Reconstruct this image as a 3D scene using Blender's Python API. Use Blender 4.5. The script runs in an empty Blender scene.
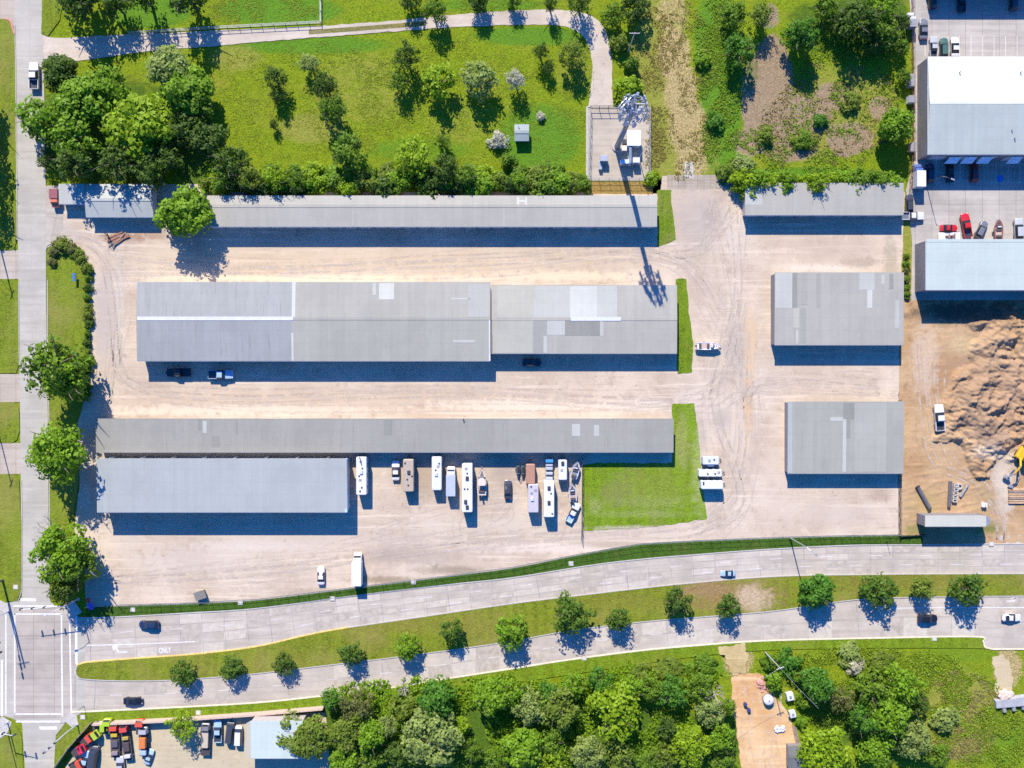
import bpy, bmesh, math, random
from mathutils import Vector, Matrix, noise
R = math.radians
random.seed(11)
scene = bpy.context.scene
COL = scene.collection
CAM_H = 235.0           # drone height above ground, metres
MPP = 0.25              # metres of ground per picture pixel straight below that height

def W(px, py, h=0.0):
    """ground position (x, y) of something of height h that is seen at a picture position"""
    k = MPP * (1 - h / CAM_H)
    return ((px - 512) * k, (384 - py) * k)

# ------------------------------------------------------------------ materials
def new_mat(name):
    m = bpy.data.materials.new(name); m.use_nodes = True
    nt = m.node_tree; nt.nodes.clear()
    out = nt.nodes.new('ShaderNodeOutputMaterial')
    b = nt.nodes.new('ShaderNodeBsdfPrincipled')
    nt.links.new(b.outputs[0], out.inputs[0])
    return m, nt, b, out

def N(nt, t, **kw):
    n = nt.nodes.new(t)
    for k, v in kw.items():
        if k in n.inputs: n.inputs[k].default_value = v
        else: setattr(n, k, v)
    return n

def math_n(nt, op, a, b=None, c=None, clamp=False):
    n = nt.nodes.new('ShaderNodeMath'); n.operation = op; n.use_clamp = clamp
    for i, v in enumerate((a, b, c)):
        if v is None: continue
        if isinstance(v, (int, float)): n.inputs[i].default_value = v
        else: nt.links.new(v, n.inputs[i])
    return n.outputs[0]

def mix_c(nt, f, a, b, mode='MIX'):
    n = nt.nodes.new('ShaderNodeMix'); n.data_type = 'RGBA'; n.blend_type = mode
    for idx, v in ((0, f), (6, a), (7, b)):
        if isinstance(v, (int, float)): n.inputs[idx].default_value = v
        elif isinstance(v, (tuple, list)): n.inputs[idx].default_value = (v[0], v[1], v[2], 1)
        else: nt.links.new(v, n.inputs[idx])
    return n.outputs[2]

def smooth(nt, v, lo, hi):
    n = nt.nodes.new('ShaderNodeMapRange'); n.interpolation_type = 'SMOOTHSTEP'
    nt.links.new(v, n.inputs[0]); n.inputs[1].default_value = lo; n.inputs[2].default_value = hi
    return n.outputs[0]

def coords(nt, scale=(1, 1, 1), rot=0.0, space='Object'):
    tc = nt.nodes.new('ShaderNodeTexCoord'); mp = nt.nodes.new('ShaderNodeMapping')
    mp.inputs['Scale'].default_value = scale; mp.inputs['Rotation'].default_value = (0, 0, rot)
    nt.links.new(tc.outputs[space], mp.inputs[0])
    return mp.outputs[0]

def noise_n(nt, vec, scale, detail=4, rough=0.6, dist=0.0):
    n = nt.nodes.new('ShaderNodeTexNoise'); n.inputs['Scale'].default_value = scale
    n.inputs['Detail'].default_value = detail; n.inputs['Roughness'].default_value = rough
    n.inputs['Distortion'].default_value = dist
    nt.links.new(vec, n.inputs['Vector'])
    return n.outputs[0]

def bump_n(nt, b, h, strength, dist):
    n = nt.nodes.new('ShaderNodeBump'); n.inputs['Strength'].default_value = strength
    n.inputs['Distance'].default_value = dist
    nt.links.new(h, n.inputs['Height']); nt.links.new(n.outputs[0], b.inputs['Normal'])

def sc(c, k): return tuple(min(1, x * k) for x in c[:3])

def plain(name, col, rough=0.7, metal=0.0, var=0.15, scale=1.5, coat=0.0):
    m, nt, b, o = new_mat(name)
    v = coords(nt)
    n = noise_n(nt, v, scale, 5)
    c = mix_c(nt, smooth(nt, n, 0.3, 0.7), sc(col, 1 - var), sc(col, 1 + var))
    nt.links.new(c, b.inputs['Base Color'])
    b.inputs['Roughness'].default_value = rough; b.inputs['Metallic'].default_value = metal
    b.inputs['Coat Weight'].default_value = coat
    return m

_paint = {}
def paint(col, rough=0.35, coat=0.4):
    col = tuple(c * .82 for c in col)
    k = (tuple(col), rough)
    if k not in _paint:
        _paint[k] = plain('vehicle_paint', col, rough, 0, 0.06, 2.0, coat)
    return _paint[k]

def roof_mat(name, col, panel=0.9, var=0.10, streak=0.12, rough=0.55, axis='X', seed=0.0, metal=0.0):
    """ribbed sheet metal: every sheet a slightly different tone, streaked down the slope"""
    col = (col[0] * .855, col[1] * .83, col[2] * .67)
    m, nt, b, o = new_mat(name)
    tc = nt.nodes.new('ShaderNodeTexCoord'); sp = nt.nodes.new('ShaderNodeSeparateXYZ')
    nt.links.new(tc.outputs['Object'], sp.inputs[0])
    along = sp.outputs[0] if axis == 'X' else sp.outputs[1]
    cell = math_n(nt, 'FLOOR', math_n(nt, 'MULTIPLY', math_n(nt, 'ADD', along, 300 + seed), 1 / panel))
    wn = nt.nodes.new('ShaderNodeTexWhiteNoise'); wn.noise_dimensions = '1D'
    nt.links.new(cell, wn.inputs['W'])
    big = math_n(nt, 'FLOOR', math_n(nt, 'MULTIPLY', math_n(nt, 'ADD', along, 307 + seed), 1 / (panel * 9)))
    wn2 = nt.nodes.new('ShaderNodeTexWhiteNoise'); wn2.noise_dimensions = '1D'
    nt.links.new(big, wn2.inputs['W'])
    c = mix_c(nt, wn.outputs[0], sc(col, 1 - var), sc(col, 1 + var * .6))
    c = mix_c(nt, math_n(nt, 'MULTIPLY', wn2.outputs[0], 0.5), c, sc(col, 1 + var * 1.1))
    v = coords(nt, (1.6, 0.12, 1) if axis == 'X' else (0.12, 1.6, 1))
    st = noise_n(nt, v, 1.0, 5, 0.7)
    c = mix_c(nt, math_n(nt, 'MULTIPLY', smooth(nt, st, 0.52, 0.75), streak * 4, clamp=True), c, sc((col[0] * .92, col[1] * .9, col[2] * .86), .72))
    bl = noise_n(nt, coords(nt), 0.13, 5, 0.65)
    c = mix_c(nt, math_n(nt, 'MULTIPLY', smooth(nt, bl, 0.4, 0.7), 0.5), c, sc(col, 0.82))
    ru = noise_n(nt, coords(nt, (0.9, 0.10, 1) if axis == 'X' else (0.10, 0.9, 1)), 0.9, 6, 0.75, 0.4)
    c = mix_c(nt, math_n(nt, 'MULTIPLY', smooth(nt, ru, 0.60, 0.76), streak * 4.5, clamp=True), c, (col[0] * .80, col[1] * .70, col[2] * .62))
    lap = math_n(nt, 'FRACT', math_n(nt, 'MULTIPLY', math_n(nt, 'ADD', sp.outputs[1] if axis == 'X' else sp.outputs[0], 200.7), 1 / 3.1))
    c = mix_c(nt, math_n(nt, 'MULTIPLY', math_n(nt, 'LESS_THAN', lap, 0.05), 0.16), c, sc(col, .6))
    nt.links.new(c, b.inputs['Base Color'])
    b.inputs['Roughness'].default_value = rough; b.inputs['Metallic'].default_value = metal
    rib = math_n(nt, 'PINGPONG', math_n(nt, 'MULTIPLY', along, 1 / panel * 3), 0.5)
    bump_n(nt, b, math_n(nt, 'POWER', math_n(nt, 'MULTIPLY', rib, 2), 4), 0.5, 0.05)
    return m

def leaf_mat(name, col, var=0.27, warm=0.0):
    m, nt, b, o = new_mat(name)
    g = nt.nodes.new('ShaderNodeNewGeometry'); oi = nt.nodes.new('ShaderNodeObjectInfo')
    lo = sc(col, 1 - var); hi = (min(1, col[0] * (1 + var) + .012), min(1, col[1] * (1 + var)), col[2] * (1 + var * .5))
    c = mix_c(nt, g.outputs['Random Per Island'], lo, hi)
    c = mix_c(nt, math_n(nt, 'MULTIPLY', oi.outputs['Random'], 0.45), c, (col[0] * 1.22, col[1] * 1.12, col[2] * .8))
    v = coords(nt)
    n = noise_n(nt, v, 1.7, 3)
    c = mix_c(nt, math_n(nt, 'MULTIPLY', smooth(nt, n, 0.45, 0.75), 0.5), c, sc((col[0] * 1.25, col[1] * 1.1, col[2]), 1.3))
    nt.links.new(c, b.inputs['Base Color']); b.inputs['Roughness'].default_value = 0.55
    b.inputs['Specular IOR Level'].default_value = 0.25
    tr = nt.nodes.new('ShaderNodeBsdfTranslucent'); nt.links.new(c, tr.inputs[0])
    mx = nt.nodes.new('ShaderNodeMixShader'); mx.inputs[0].default_value = 0.45
    nt.links.new(b.outputs[0], mx.inputs[1]); nt.links.new(tr.outputs[0], mx.inputs[2])
    nt.links.new(mx.outputs[0], o.inputs[0])
    return m

def grass_mat(name, col, dry, dryness=0.35, use_masks=False, mow=0.0, patches=()):
    col = sc(col, .86); dry = sc(dry, .84)
    m, nt, b, o = new_mat(name)
    v = coords(nt)
    n1 = noise_n(nt, v, 0.09, 4, 0.6); n2 = noise_n(nt, v, 0.55, 5, 0.7, 0.6); n3 = noise_n(nt, v, 2.6, 5, 0.75)
    c = mix_c(nt, smooth(nt, n3, 0.34, 0.66), sc(col, 0.5), sc(col, 1.42))
    n5 = noise_n(nt, v, 1.15, 5, 0.7, 1.0)
    c = mix_c(nt, math_n(nt, 'MULTIPLY', smooth(nt, n5, 0.5, 0.66), 0.5), c, sc(col, 0.55))
    c = mix_c(nt, math_n(nt, 'MULTIPLY', smooth(nt, n2, 0.42, 0.68), 0.6), c, (col[0] * 1.35, col[1] * 1.12, col[2] * 1.0))
    c = mix_c(nt, math_n(nt, 'MULTIPLY', smooth(nt, n1, 0.62 - dryness * .3, 0.85 - dryness * .2), 0.75), c, dry)
    if mow:
        sx = coords(nt, (0.5, 0.05, 1), R(mow)); st = noise_n(nt, sx, 1.4, 2, 0.5)
        c = mix_c(nt, math_n(nt, 'MULTIPLY', smooth(nt, st, 0.4, 0.65), 0.35), c, sc(col, 1.5))
    for (px, py, rx, ry, pc, k) in patches:
        tc = nt.nodes.new('ShaderNodeTexCoord'); mp = nt.nodes.new('ShaderNodeMapping'); mp.vector_type = 'TEXTURE'
        x, y = W(px, py); mp.inputs['Location'].default_value = (x, y, 0); mp.inputs['Scale'].default_value = (rx * MPP, ry * MPP, 50)
        nt.links.new(tc.outputs['Object'], mp.inputs[0])
        ln = nt.nodes.new('ShaderNodeVectorMath'); ln.operation = 'LENGTH'; nt.links.new(mp.outputs[0], ln.inputs[0])
        d = math_n(nt, 'ADD', ln.outputs['Value'], math_n(nt, 'ADD', math_n(nt, 'MULTIPLY', math_n(nt, 'SUBTRACT', n2, 0.5), 2.2), math_n(nt, 'MULTIPLY', math_n(nt, 'SUBTRACT', n3, 0.5), 1.6)))
        cc = mix_c(nt, smooth(nt, n3, .3, .7), sc(pc, .7), sc(pc, 1.25))
        c = mix_c(nt, math_n(nt, 'MULTIPLY', math_n(nt, 'SUBTRACT', 1.0, smooth(nt, d, 0.45, 1.2)), k), c, cc)
    hgt = math_n(nt, 'ADD', n3, math_n(nt, 'MULTIPLY', n2, 1.5))
    if use_masks:
        a1 = nt.nodes.new('ShaderNodeAttribute'); a1.attribute_name = 'mask_a'
        a2 = nt.nodes.new('ShaderNodeAttribute'); a2.attribute_name = 'mask_b'
        s1 = nt.nodes.new('ShaderNodeSeparateColor'); s2 = nt.nodes.new('ShaderNodeSeparateColor')
        nt.links.new(a1.outputs['Color'], s1.inputs[0]); nt.links.new(a2.outputs['Color'], s2.inputs[0])
        brk = math_n(nt, 'ADD', math_n(nt, 'MULTIPLY', n2, 0.9), math_n(nt, 'MULTIPLY', n3, 0.6))   # about .75 mean
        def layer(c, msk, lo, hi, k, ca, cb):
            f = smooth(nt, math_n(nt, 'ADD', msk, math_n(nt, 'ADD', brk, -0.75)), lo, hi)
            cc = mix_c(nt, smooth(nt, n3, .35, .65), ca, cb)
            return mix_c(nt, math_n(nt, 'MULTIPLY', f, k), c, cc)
        c = layer(c, s1.outputs[2], 0.35, 0.75, 0.9, (0.055, 0.135, 0.010), (0.11, 0.24, 0.016))    # lush weeds
        c = layer(c, s2.outputs[1], 0.35, 0.80, 0.85, (0.17, 0.185, 0.022), (0.27, 0.255, 0.055))      # dry grass
        c = layer(c, s1.outputs[0], 0.40, 0.62, 0.95, (0.19, 0.125, 0.07), (0.33, 0.245, 0.155))       # bare pinkish earth
        c = layer(c, s1.outputs[1], 0.46, 0.86, 0.92, (0.20, 0.155, 0.05), (0.50, 0.37, 0.18))        # straw
        c = layer(c, s2.outputs[0], 0.38, 0.60, 0.95, (0.42, 0.24, 0.11), (0.60, 0.40, 0.22))        # orange soil
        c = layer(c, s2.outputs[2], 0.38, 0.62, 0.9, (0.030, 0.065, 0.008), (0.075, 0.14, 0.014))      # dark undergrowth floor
    nt.links.new(c, b.inputs['Base Color']); b.inputs['Roughness'].default_value = 0.9
    b.inputs['Specular IOR Level'].default_value = 0.1
    bump_n(nt, b, hgt, 0.8, 0.22)
    return m

def earth_mat(name, cols, streak_rot=0.0, streak=0.5, patches=(), bump=0.06, fine=1.0, track=True, dark=(0.20, 0.15, 0.12)):
    """gravel / dirt: cols = (dark, mid, light); streaks run along local x turned by streak_rot; patches are soft stains at map places"""
    cols = [(c[0] * .845, c[1] * .825, c[2] * .725) for c in cols]; patches = [p[:4] + ((p[4][0] * .8, p[4][1] * .8, p[4][2] * .75), p[5]) for p in patches]
    m, nt, b, o = new_mat(name)
    v = coords(nt)
    n1 = noise_n(nt, v, 0.06, 5, 0.6); n2 = noise_n(nt, v, 0.5, 6, 0.7, 0.4); n3 = noise_n(nt, v, 3.5 * fine, 6, 0.8)
    c = mix_c(nt, smooth(nt, n1, 0.35, 0.65), cols[1], cols[2])
    c = mix_c(nt, math_n(nt, 'MULTIPLY', smooth(nt, n2, 0.5, 0.75), 0.55), c, cols[0])
    c = mix_c(nt, math_n(nt, 'MULTIPLY', smooth(nt, n3, 0.35, 0.8), 0.5), c, sc(cols[0], 0.9))
    n4 = noise_n(nt, v, 0.22, 6, 0.72, 0.8)
    c = mix_c(nt, math_n(nt, 'MULTIPLY', smooth(nt, n4, 0.54, 0.70), 0.5), c, sc((cols[0][0] * .95, cols[0][1] * .98, cols[0][2] * 1.02), 0.88))
    c = mix_c(nt, math_n(nt, 'MULTIPLY', math_n(nt, 'SUBTRACT', 1.0, smooth(nt, n4, 0.30, 0.44)), 0.55), c, sc(cols[2], 1.12))
    if track:
        sv = coords(nt, (0.035, 0.8, 1), streak_rot)
        st = noise_n(nt, sv, 1.0, 5, 0.65, 0.3)
        c = mix_c(nt, math_n(nt, 'MULTIPLY', smooth(nt, st, 0.52, 0.68), streak), c, sc(cols[2], 1.08))
        st2 = noise_n(nt, coords(nt, (0.05, 1.3, 1), streak_rot + .03), 1.3, 4, 0.7, 0.2)
        c = mix_c(nt, math_n(nt, 'MULTIPLY', smooth(nt, st2, 0.56, 0.72), streak * .8), c, sc(cols[0], 0.85))
    for (px, py, rx, ry, col, k) in patches:
        tc = nt.nodes.new('ShaderNodeTexCoord'); mp = nt.nodes.new('ShaderNodeMapping'); mp.vector_type = 'TEXTURE'
        x, y = W(px, py)
        mp.inputs['Location'].default_value = (x, y, 0); mp.inputs['Scale'].default_value = (rx * MPP, ry * MPP, 50)
        nt.links.new(tc.outputs['Object'], mp.inputs[0])
        ln = nt.nodes.new('ShaderNodeVectorMath'); ln.operation = 'LENGTH'; nt.links.new(mp.outputs[0], ln.inputs[0])
        d = math_n(nt, 'ADD', ln.outputs['Value'], math_n(nt, 'ADD', math_n(nt, 'MULTIPLY', math_n(nt, 'SUBTRACT', n2, 0.5), 2.4), math_n(nt, 'MULTIPLY', math_n(nt, 'SUBTRACT', n3, 0.5), 1.5)))
        f = math_n(nt, 'SUBTRACT', 1.0, smooth(nt, d, 0.35, 1.2))
        cc = mix_c(nt, smooth(nt, n3, .3, .7), sc(col, .85), sc(col, 1.12))
        c = mix_c(nt, math_n(nt, 'MULTIPLY', f, k), c, cc)
    # little dark stones / rubbish
    vo = nt.nodes.new('ShaderNodeTexVoronoi'); vo.inputs['Scale'].default_value = 0.55; nt.links.new(v, vo.inputs['Vector'])
    spot = math_n(nt, 'LESS_THAN', vo.outputs['Distance'], 0.13)
    gate = smooth(nt, n2, 0.52, 0.6)
    c = mix_c(nt, math_n(nt, 'MULTIPLY', math_n(nt, 'MULTIPLY', spot, gate), 0.5), c, dark)
    nt.links.new(c, b.inputs['Base Color']); b.inputs['Roughness'].default_value = 0.92
    b.inputs['Specular IOR Level'].default_value = 0.15
    bump_n(nt, b, math_n(nt, 'ADD', math_n(nt, 'MULTIPLY', n3, .5), n2), 0.4, bump)
    return m

def concrete_mat(name, col, slab=(5.5, 3.6), rot=0.0, joints=True, var=0.12):
    col = (col[0] * .80, col[1] * .785, col[2] * .67)
    m, nt, b, o = new_mat(name)
    v = coords(nt, (1, 1, 1), rot)
    n1 = noise_n(nt, v, 0.12, 5, 0.65); n2 = noise_n(nt, v, 1.6, 6, 0.75)
    c = mix_c(nt, smooth(nt, n1, 0.3, 0.7), sc(col, 1 - var), sc(col, 1 + var * .8))
    c = mix_c(nt, math_n(nt, 'MULTIPLY', smooth(nt, n2, 0.45, 0.8), 0.4), c, sc(col, 0.72))
    st = noise_n(nt, coords(nt, (0.035, 0.8, 1), rot), 1.0, 5, 0.7)
    c = mix_c(nt, math_n(nt, 'MULTIPLY', math_n(nt, 'SUBTRACT', 1.0, smooth(nt, st, 0.34, 0.46)), 0.6), c, sc(col, 1.22))
    c = mix_c(nt, math_n(nt, 'MULTIPLY', smooth(nt, st, 0.5, 0.70), 0.6), c, sc((col[0], col[1] * .97, col[2] * .95), 0.74))
    if joints:
        br = nt.nodes.new('ShaderNodeTexBrick'); br.offset = 0.0; br.squash = 1.0
        br.inputs['Scale'].default_value = 1.0; br.inputs['Brick Width'].default_value = slab[0]; br.inputs['Row Height'].default_value = slab[1]
        br.inputs['Mortar Size'].default_value = 0.06; br.inputs['Color1'].default_value = (1, 1, 1, 1); br.inputs['Color2'].default_value = (.9, .9, .9, 1)
        br.inputs['Mortar'].default_value = (.55, .52, .5, 1)
        nt.links.new(v, br.inputs['Vector'])
        c = mix_c(nt, 0.8, c, br.outputs['Color'], 'MULTIPLY')
    nt.links.new(c, b.inputs['Base Color']); b.inputs['Roughness'].default_value = 0.85
    b.inputs['Specular IOR Level'].default_value = 0.2
    bump_n(nt, b, n2, 0.3, 0.02)
    return m

GLASS = plain('dark_vehicle_glass', (0.02, 0.025, 0.03), 0.08, 0, 0.1)
TYRE = plain('tyre_rubber', (0.02, 0.02, 0.02), 0.85)
STEEL = plain('galvanised_steel', (0.42, 0.43, 0.44), 0.4, 0.6, 0.12)
DARKST = plain('dark_steel', (0.05, 0.05, 0.055), 0.5, 0.3)
WHITE = plain('white_gelcoat', (0.80, 0.80, 0.80), 0.4, 0, 0.05)
OFFWH = plain('cream_gelcoat', (0.62, 0.55, 0.44), 0.5, 0, 0.06)
GREYP = plain('grey_plastic', (0.22, 0.22, 0.23), 0.6)
LAMPM = plain('headlamp_lens', (0.75, 0.76, 0.78), 0.15)
REDL = plain('tail_lamp_lens', (0.4, 0.02, 0.02), 0.2)
WOODP = plain('weathered_timber', (0.24, 0.18, 0.13), 0.85, 0, 0.3, 3)
BARK = plain('tree_bark', (0.12, 0.09, 0.07), 0.9, 0, 0.3, 4)
PALEBARK = plain('pale_bare_bark', (0.33, 0.28, 0.24), 0.9, 0, 0.25, 4)
CONC = plain('cast_concrete', (0.40, 0.37, 0.32), 0.85, 0, 0.12, 2)
WHITEP = plain('white_road_paint', (0.60, 0.585, 0.56), 0.6, 0, 0.22, 3)
YELLOWP = plain('yellow_kerb_paint', (0.60, 0.43, 0.11), 0.6, 0, 0.25, 2)
RUST = plain('rusty_metal', (0.26, 0.11, 0.06), 0.8, 0.1, 0.35, 3)
TARJ = plain('tar_joint', (0.16, 0.14, 0.13), 0.8, 0, 0.3, 1)

# ------------------------------------------------------------------ mesh helper
class MB:
    def __init__(self): self.v = []; self.f = []
    def add(self, vs, fs):
        o = len(self.v); self.v += [tuple(p) for p in vs]; self.f += [tuple(o + i for i in q) for q in fs]; return self
    def box(self, x0, x1, y0, y1, z0, z1):
        return self.add([(x0,y0,z0),(x1,y0,z0),(x1,y1,z0),(x0,y1,z0),(x0,y0,z1),(x1,y0,z1),(x1,y1,z1),(x0,y1,z1)],
                        [(3,2,1,0),(4,5,6,7),(0,1,5,4),(1,2,6,5),(2,3,7,6),(3,0,4,7)])
    def prism(self, poly, z0, z1):
        n = len(poly)
        a = sum(poly[i][0]*poly[(i+1)%n][1]-poly[(i+1)%n][0]*poly[i][1] for i in range(n))
        if a < 0: poly = poly[::-1]
        return self.add([(x,y,z0) for x,y in poly]+[(x,y,z1) for x,y in poly],
                        [tuple(range(n))[::-1], tuple(range(n,2*n))]+[(i,(i+1)%n,n+(i+1)%n,n+i) for i in range(n)])
    def rbox(self, x0, x1, y0, y1, z0, z1, r=0.25, t=0.12):
        """box with chamfered plan corners and a softened top edge"""
        def ring(e, z):
            a, b_, c, d = x0+e, x1-e, y0+e, y1-e; q = max(0.02, r-e*.4)
            h = q*.3
            return [(a+q,c,z),(b_-q,c,z),(b_-h,c+h,z),(b_,c+q,z),(b_,d-q,z),(b_-h,d-h,z),(b_-q,d,z),(a+q,d,z),(a+h,d-h,z),(a,d-q,z),(a,c+q,z),(a+h,c+h,z)]
        rs = [ring(0,z0), ring(0,z1-t), ring(t*.35,z1-t*.35), ring(t,z1)]
        n = 12; vs = [p for q in rs for p in q]; fs = [tuple(range(n))[::-1]]
        for k in range(3):
            for i in range(n): fs.append((k*n+i,k*n+(i+1)%n,(k+1)*n+(i+1)%n,(k+1)*n+i))
        fs.append(tuple(range(3*n,4*n)))
        return self.add(vs, fs)
    def cyl(self, p, q, r0, r1=None, n=10, cap=True):
        r1 = r0 if r1 is None else r1
        p, q = Vector(p), Vector(q); d = (q-p).normalized()
        a = d.orthogonal().normalized(); b = d.cross(a)
        vs = []
        for c, r in ((p,r0),(q,r1)):
            for i in range(n):
                t = 2*math.pi*i/n; vs.append(c + a*(r*math.cos(t)) + b*(r*math.sin(t)))
        fs = [(i,(i+1)%n,n+(i+1)%n,n+i) for i in range(n)]
        if cap: fs += [tuple(range(n))[::-1], tuple(range(n,2*n))]
        return self.add(vs, fs)
    def path(self, pts, r0, r1=None, n=6):
        r1 = r0 if r1 is None else r1; k = len(pts)-1
        for i in range(k):
            self.cyl(pts[i], pts[i+1], r0+(r1-r0)*i/k, r0+(r1-r0)*(i+1)/k, n)
        return self
    def loft(self, rings, cap=True):
        n = len(rings[0]); vs = [p for r in rings for p in r]; fs = []
        for k in range(len(rings)-1):
            for i in range(n): fs.append((k*n+i,k*n+(i+1)%n,(k+1)*n+(i+1)%n,(k+1)*n+i))
        if cap: fs += [tuple(range(n))[::-1], tuple(range((len(rings)-1)*n, len(rings)*n))]
        return self.add(vs, fs)
    def dome(self, c, rx, ry, rz, n=12, m=5, z0=0.0):
        rings = []
        for j in range(m+1):
            t = z0 + (math.pi/2*.97 - z0)*j/m
            rings.append([(c[0]+rx*math.cos(t)*math.cos(2*math.pi*i/n), c[1]+ry*math.cos(t)*math.sin(2*math.pi*i/n), c[2]+rz*math.sin(t)) for i in range(n)])
        return self.loft(rings)
    def mesh(self, name, smooth_=False, weld=False):
        me = bpy.data.meshes.new(name); me.from_pydata(self.v, [], self.f)
        if weld:
            bm = bmesh.new(); bm.from_mesh(me); bmesh.ops.remove_doubles(bm, verts=bm.verts, dist=1e-4); bm.to_mesh(me); bm.free()
        if smooth_:
            for p in me.polygons: p.use_smooth = True
        return me
    def build(self, name, mat, parent=None, smooth_=False, loc=None):
        return link(name, self.mesh(name, smooth_), mat, parent, loc)

def link(name, me, mat, parent=None, loc=None, rotz=0.0):
    o = bpy.data.objects.new(name, me); COL.objects.link(o)
    if mat is not None:
        if not me.materials: me.materials.append(mat)
        o.material_slots[0].link = 'OBJECT'; o.material_slots[0].material = mat
    if parent: o.parent = parent
    if loc: o.location = loc
    if rotz: o.rotation_euler.z = rotz
    return o

def tag(o, label, cat, group=None):
    o['label'] = label; o['category'] = cat
    if group: o['group'] = group
    return o

def thing(name, label, cat, loc=(0, 0, 0), rot=0.0, group=None):
    o = bpy.data.objects.new(name, None); COL.objects.link(o)
    o.empty_display_size = 0.5
    o.location = (loc[0], loc[1], loc[2] if len(loc) > 2 else 0); o.rotation_euler.z = R(rot)
    return tag(o, label, cat, group)

def structure(o, kind='structure'): o['kind'] = kind; return o

def lerp_pts(pts, n=14):
    """Catmull-Rom through pixel points"""
    out = []
    P = [pts[0]] + list(pts) + [pts[-1]]
    for i in range(1, len(P)-2):
        for k in range(n):
            t = k/n; p0, p1, p2, p3 = P[i-1], P[i], P[i+1], P[i+2]
            out.append(tuple(0.5*((2*p1[j])+(-p0[j]+p2[j])*t+(2*p0[j]-5*p1[j]+4*p2[j]-p3[j])*t*t+(-p0[j]+3*p1[j]-3*p2[j]+p3[j])*t**3) for j in (0,1)))
    out.append(tuple(pts[-1])); return out

def rough_edge(poly, amp=1.0, step=4.0, seed=0.0):
    """pixel polygon with an uneven edge"""
    out = []
    n = len(poly)
    for i in range(n):
        a, b = poly[i], poly[(i+1)%n]; L = math.dist(a, b); k = max(1, int(L/step))
        nx, ny = (-(b[1]-a[1])/max(L,1e-6), (b[0]-a[0])/max(L,1e-6))
        for j in range(k):
            t = j/k; x, y = a[0]+(b[0]-a[0])*t, a[1]+(b[1]-a[1])*t
            d = noise.noise(Vector((x*.13+seed, y*.13, 3.1)))*amp + noise.noise(Vector((x*.4, y*.4+seed, 7.7)))*amp*.6
            out.append((x+nx*d, y+ny*d))
    return out

def sheet(name, poly_px, z, mat, kind='structure', thick=0.0):
    pts = [W(*p) for p in poly_px]
    bm = bmesh.new()
    vs = [bm.verts.new((x, y, z)) for x, y in pts]
    f = bm.faces.new(vs)
    if f.normal.z < 0 or sum(pts[i][0]*pts[(i+1)%len(pts)][1]-pts[(i+1)%len(pts)][0]*pts[i][1] for i in range(len(pts))) < 0:
        f.normal_flip()
    if thick:
        r = bmesh.ops.extrude_edge_only(bm, edges=list(bm.edges))
        for g in r['geom']:
            if isinstance(g, bmesh.types.BMVert): g.co.z -= thick
        bmesh.ops.recalc_face_normals(bm, faces=bm.faces)
    bmesh.ops.triangulate(bm, faces=[x for x in bm.faces if len(x.verts) > 4])
    me = bpy.data.meshes.new(name); bm.to_mesh(me); bm.free()
    o = link(name, me, mat)
    if kind: structure(o, kind)
    return o

def ribbon(mb, pts_px, w, z, closed=False):
    """flat strip w metres wide along pixel points"""
    P = [Vector((*W(*p), z)) for p in pts_px]; L = []; Rr = []
    for i, p in enumerate(P):
        a = P[max(0, i-1)]; b = P[min(len(P)-1, i+1)]
        d = (b-a); d.z = 0; d.normalize(); nrm = Vector((-d.y, d.x, 0))
        L.append(p+nrm*w/2); Rr.append(p-nrm*w/2)
    n = len(P)
    mb.add(L+Rr, [(n+i, n+i+1, i+1, i) for i in range(n-1)])
    return mb

def kerb(mb, pts_px, w, z0, z1):
    P = [Vector((*W(*p), 0)) for p in pts_px]; rings = []
    for i, p in enumerate(P):
        a = P[max(0, i-1)]; b = P[min(len(P)-1, i+1)]
        d = (b-a).normalized(); q = Vector((-d.y, d.x, 0))*w/2
        rings.append([p-q+Vector((0,0,z0)), p+q+Vector((0,0,z0)), p+q*.85+Vector((0,0,z1)), p-q*.85+Vector((0,0,z1))])
    mb.loft(rings); return mb
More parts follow.
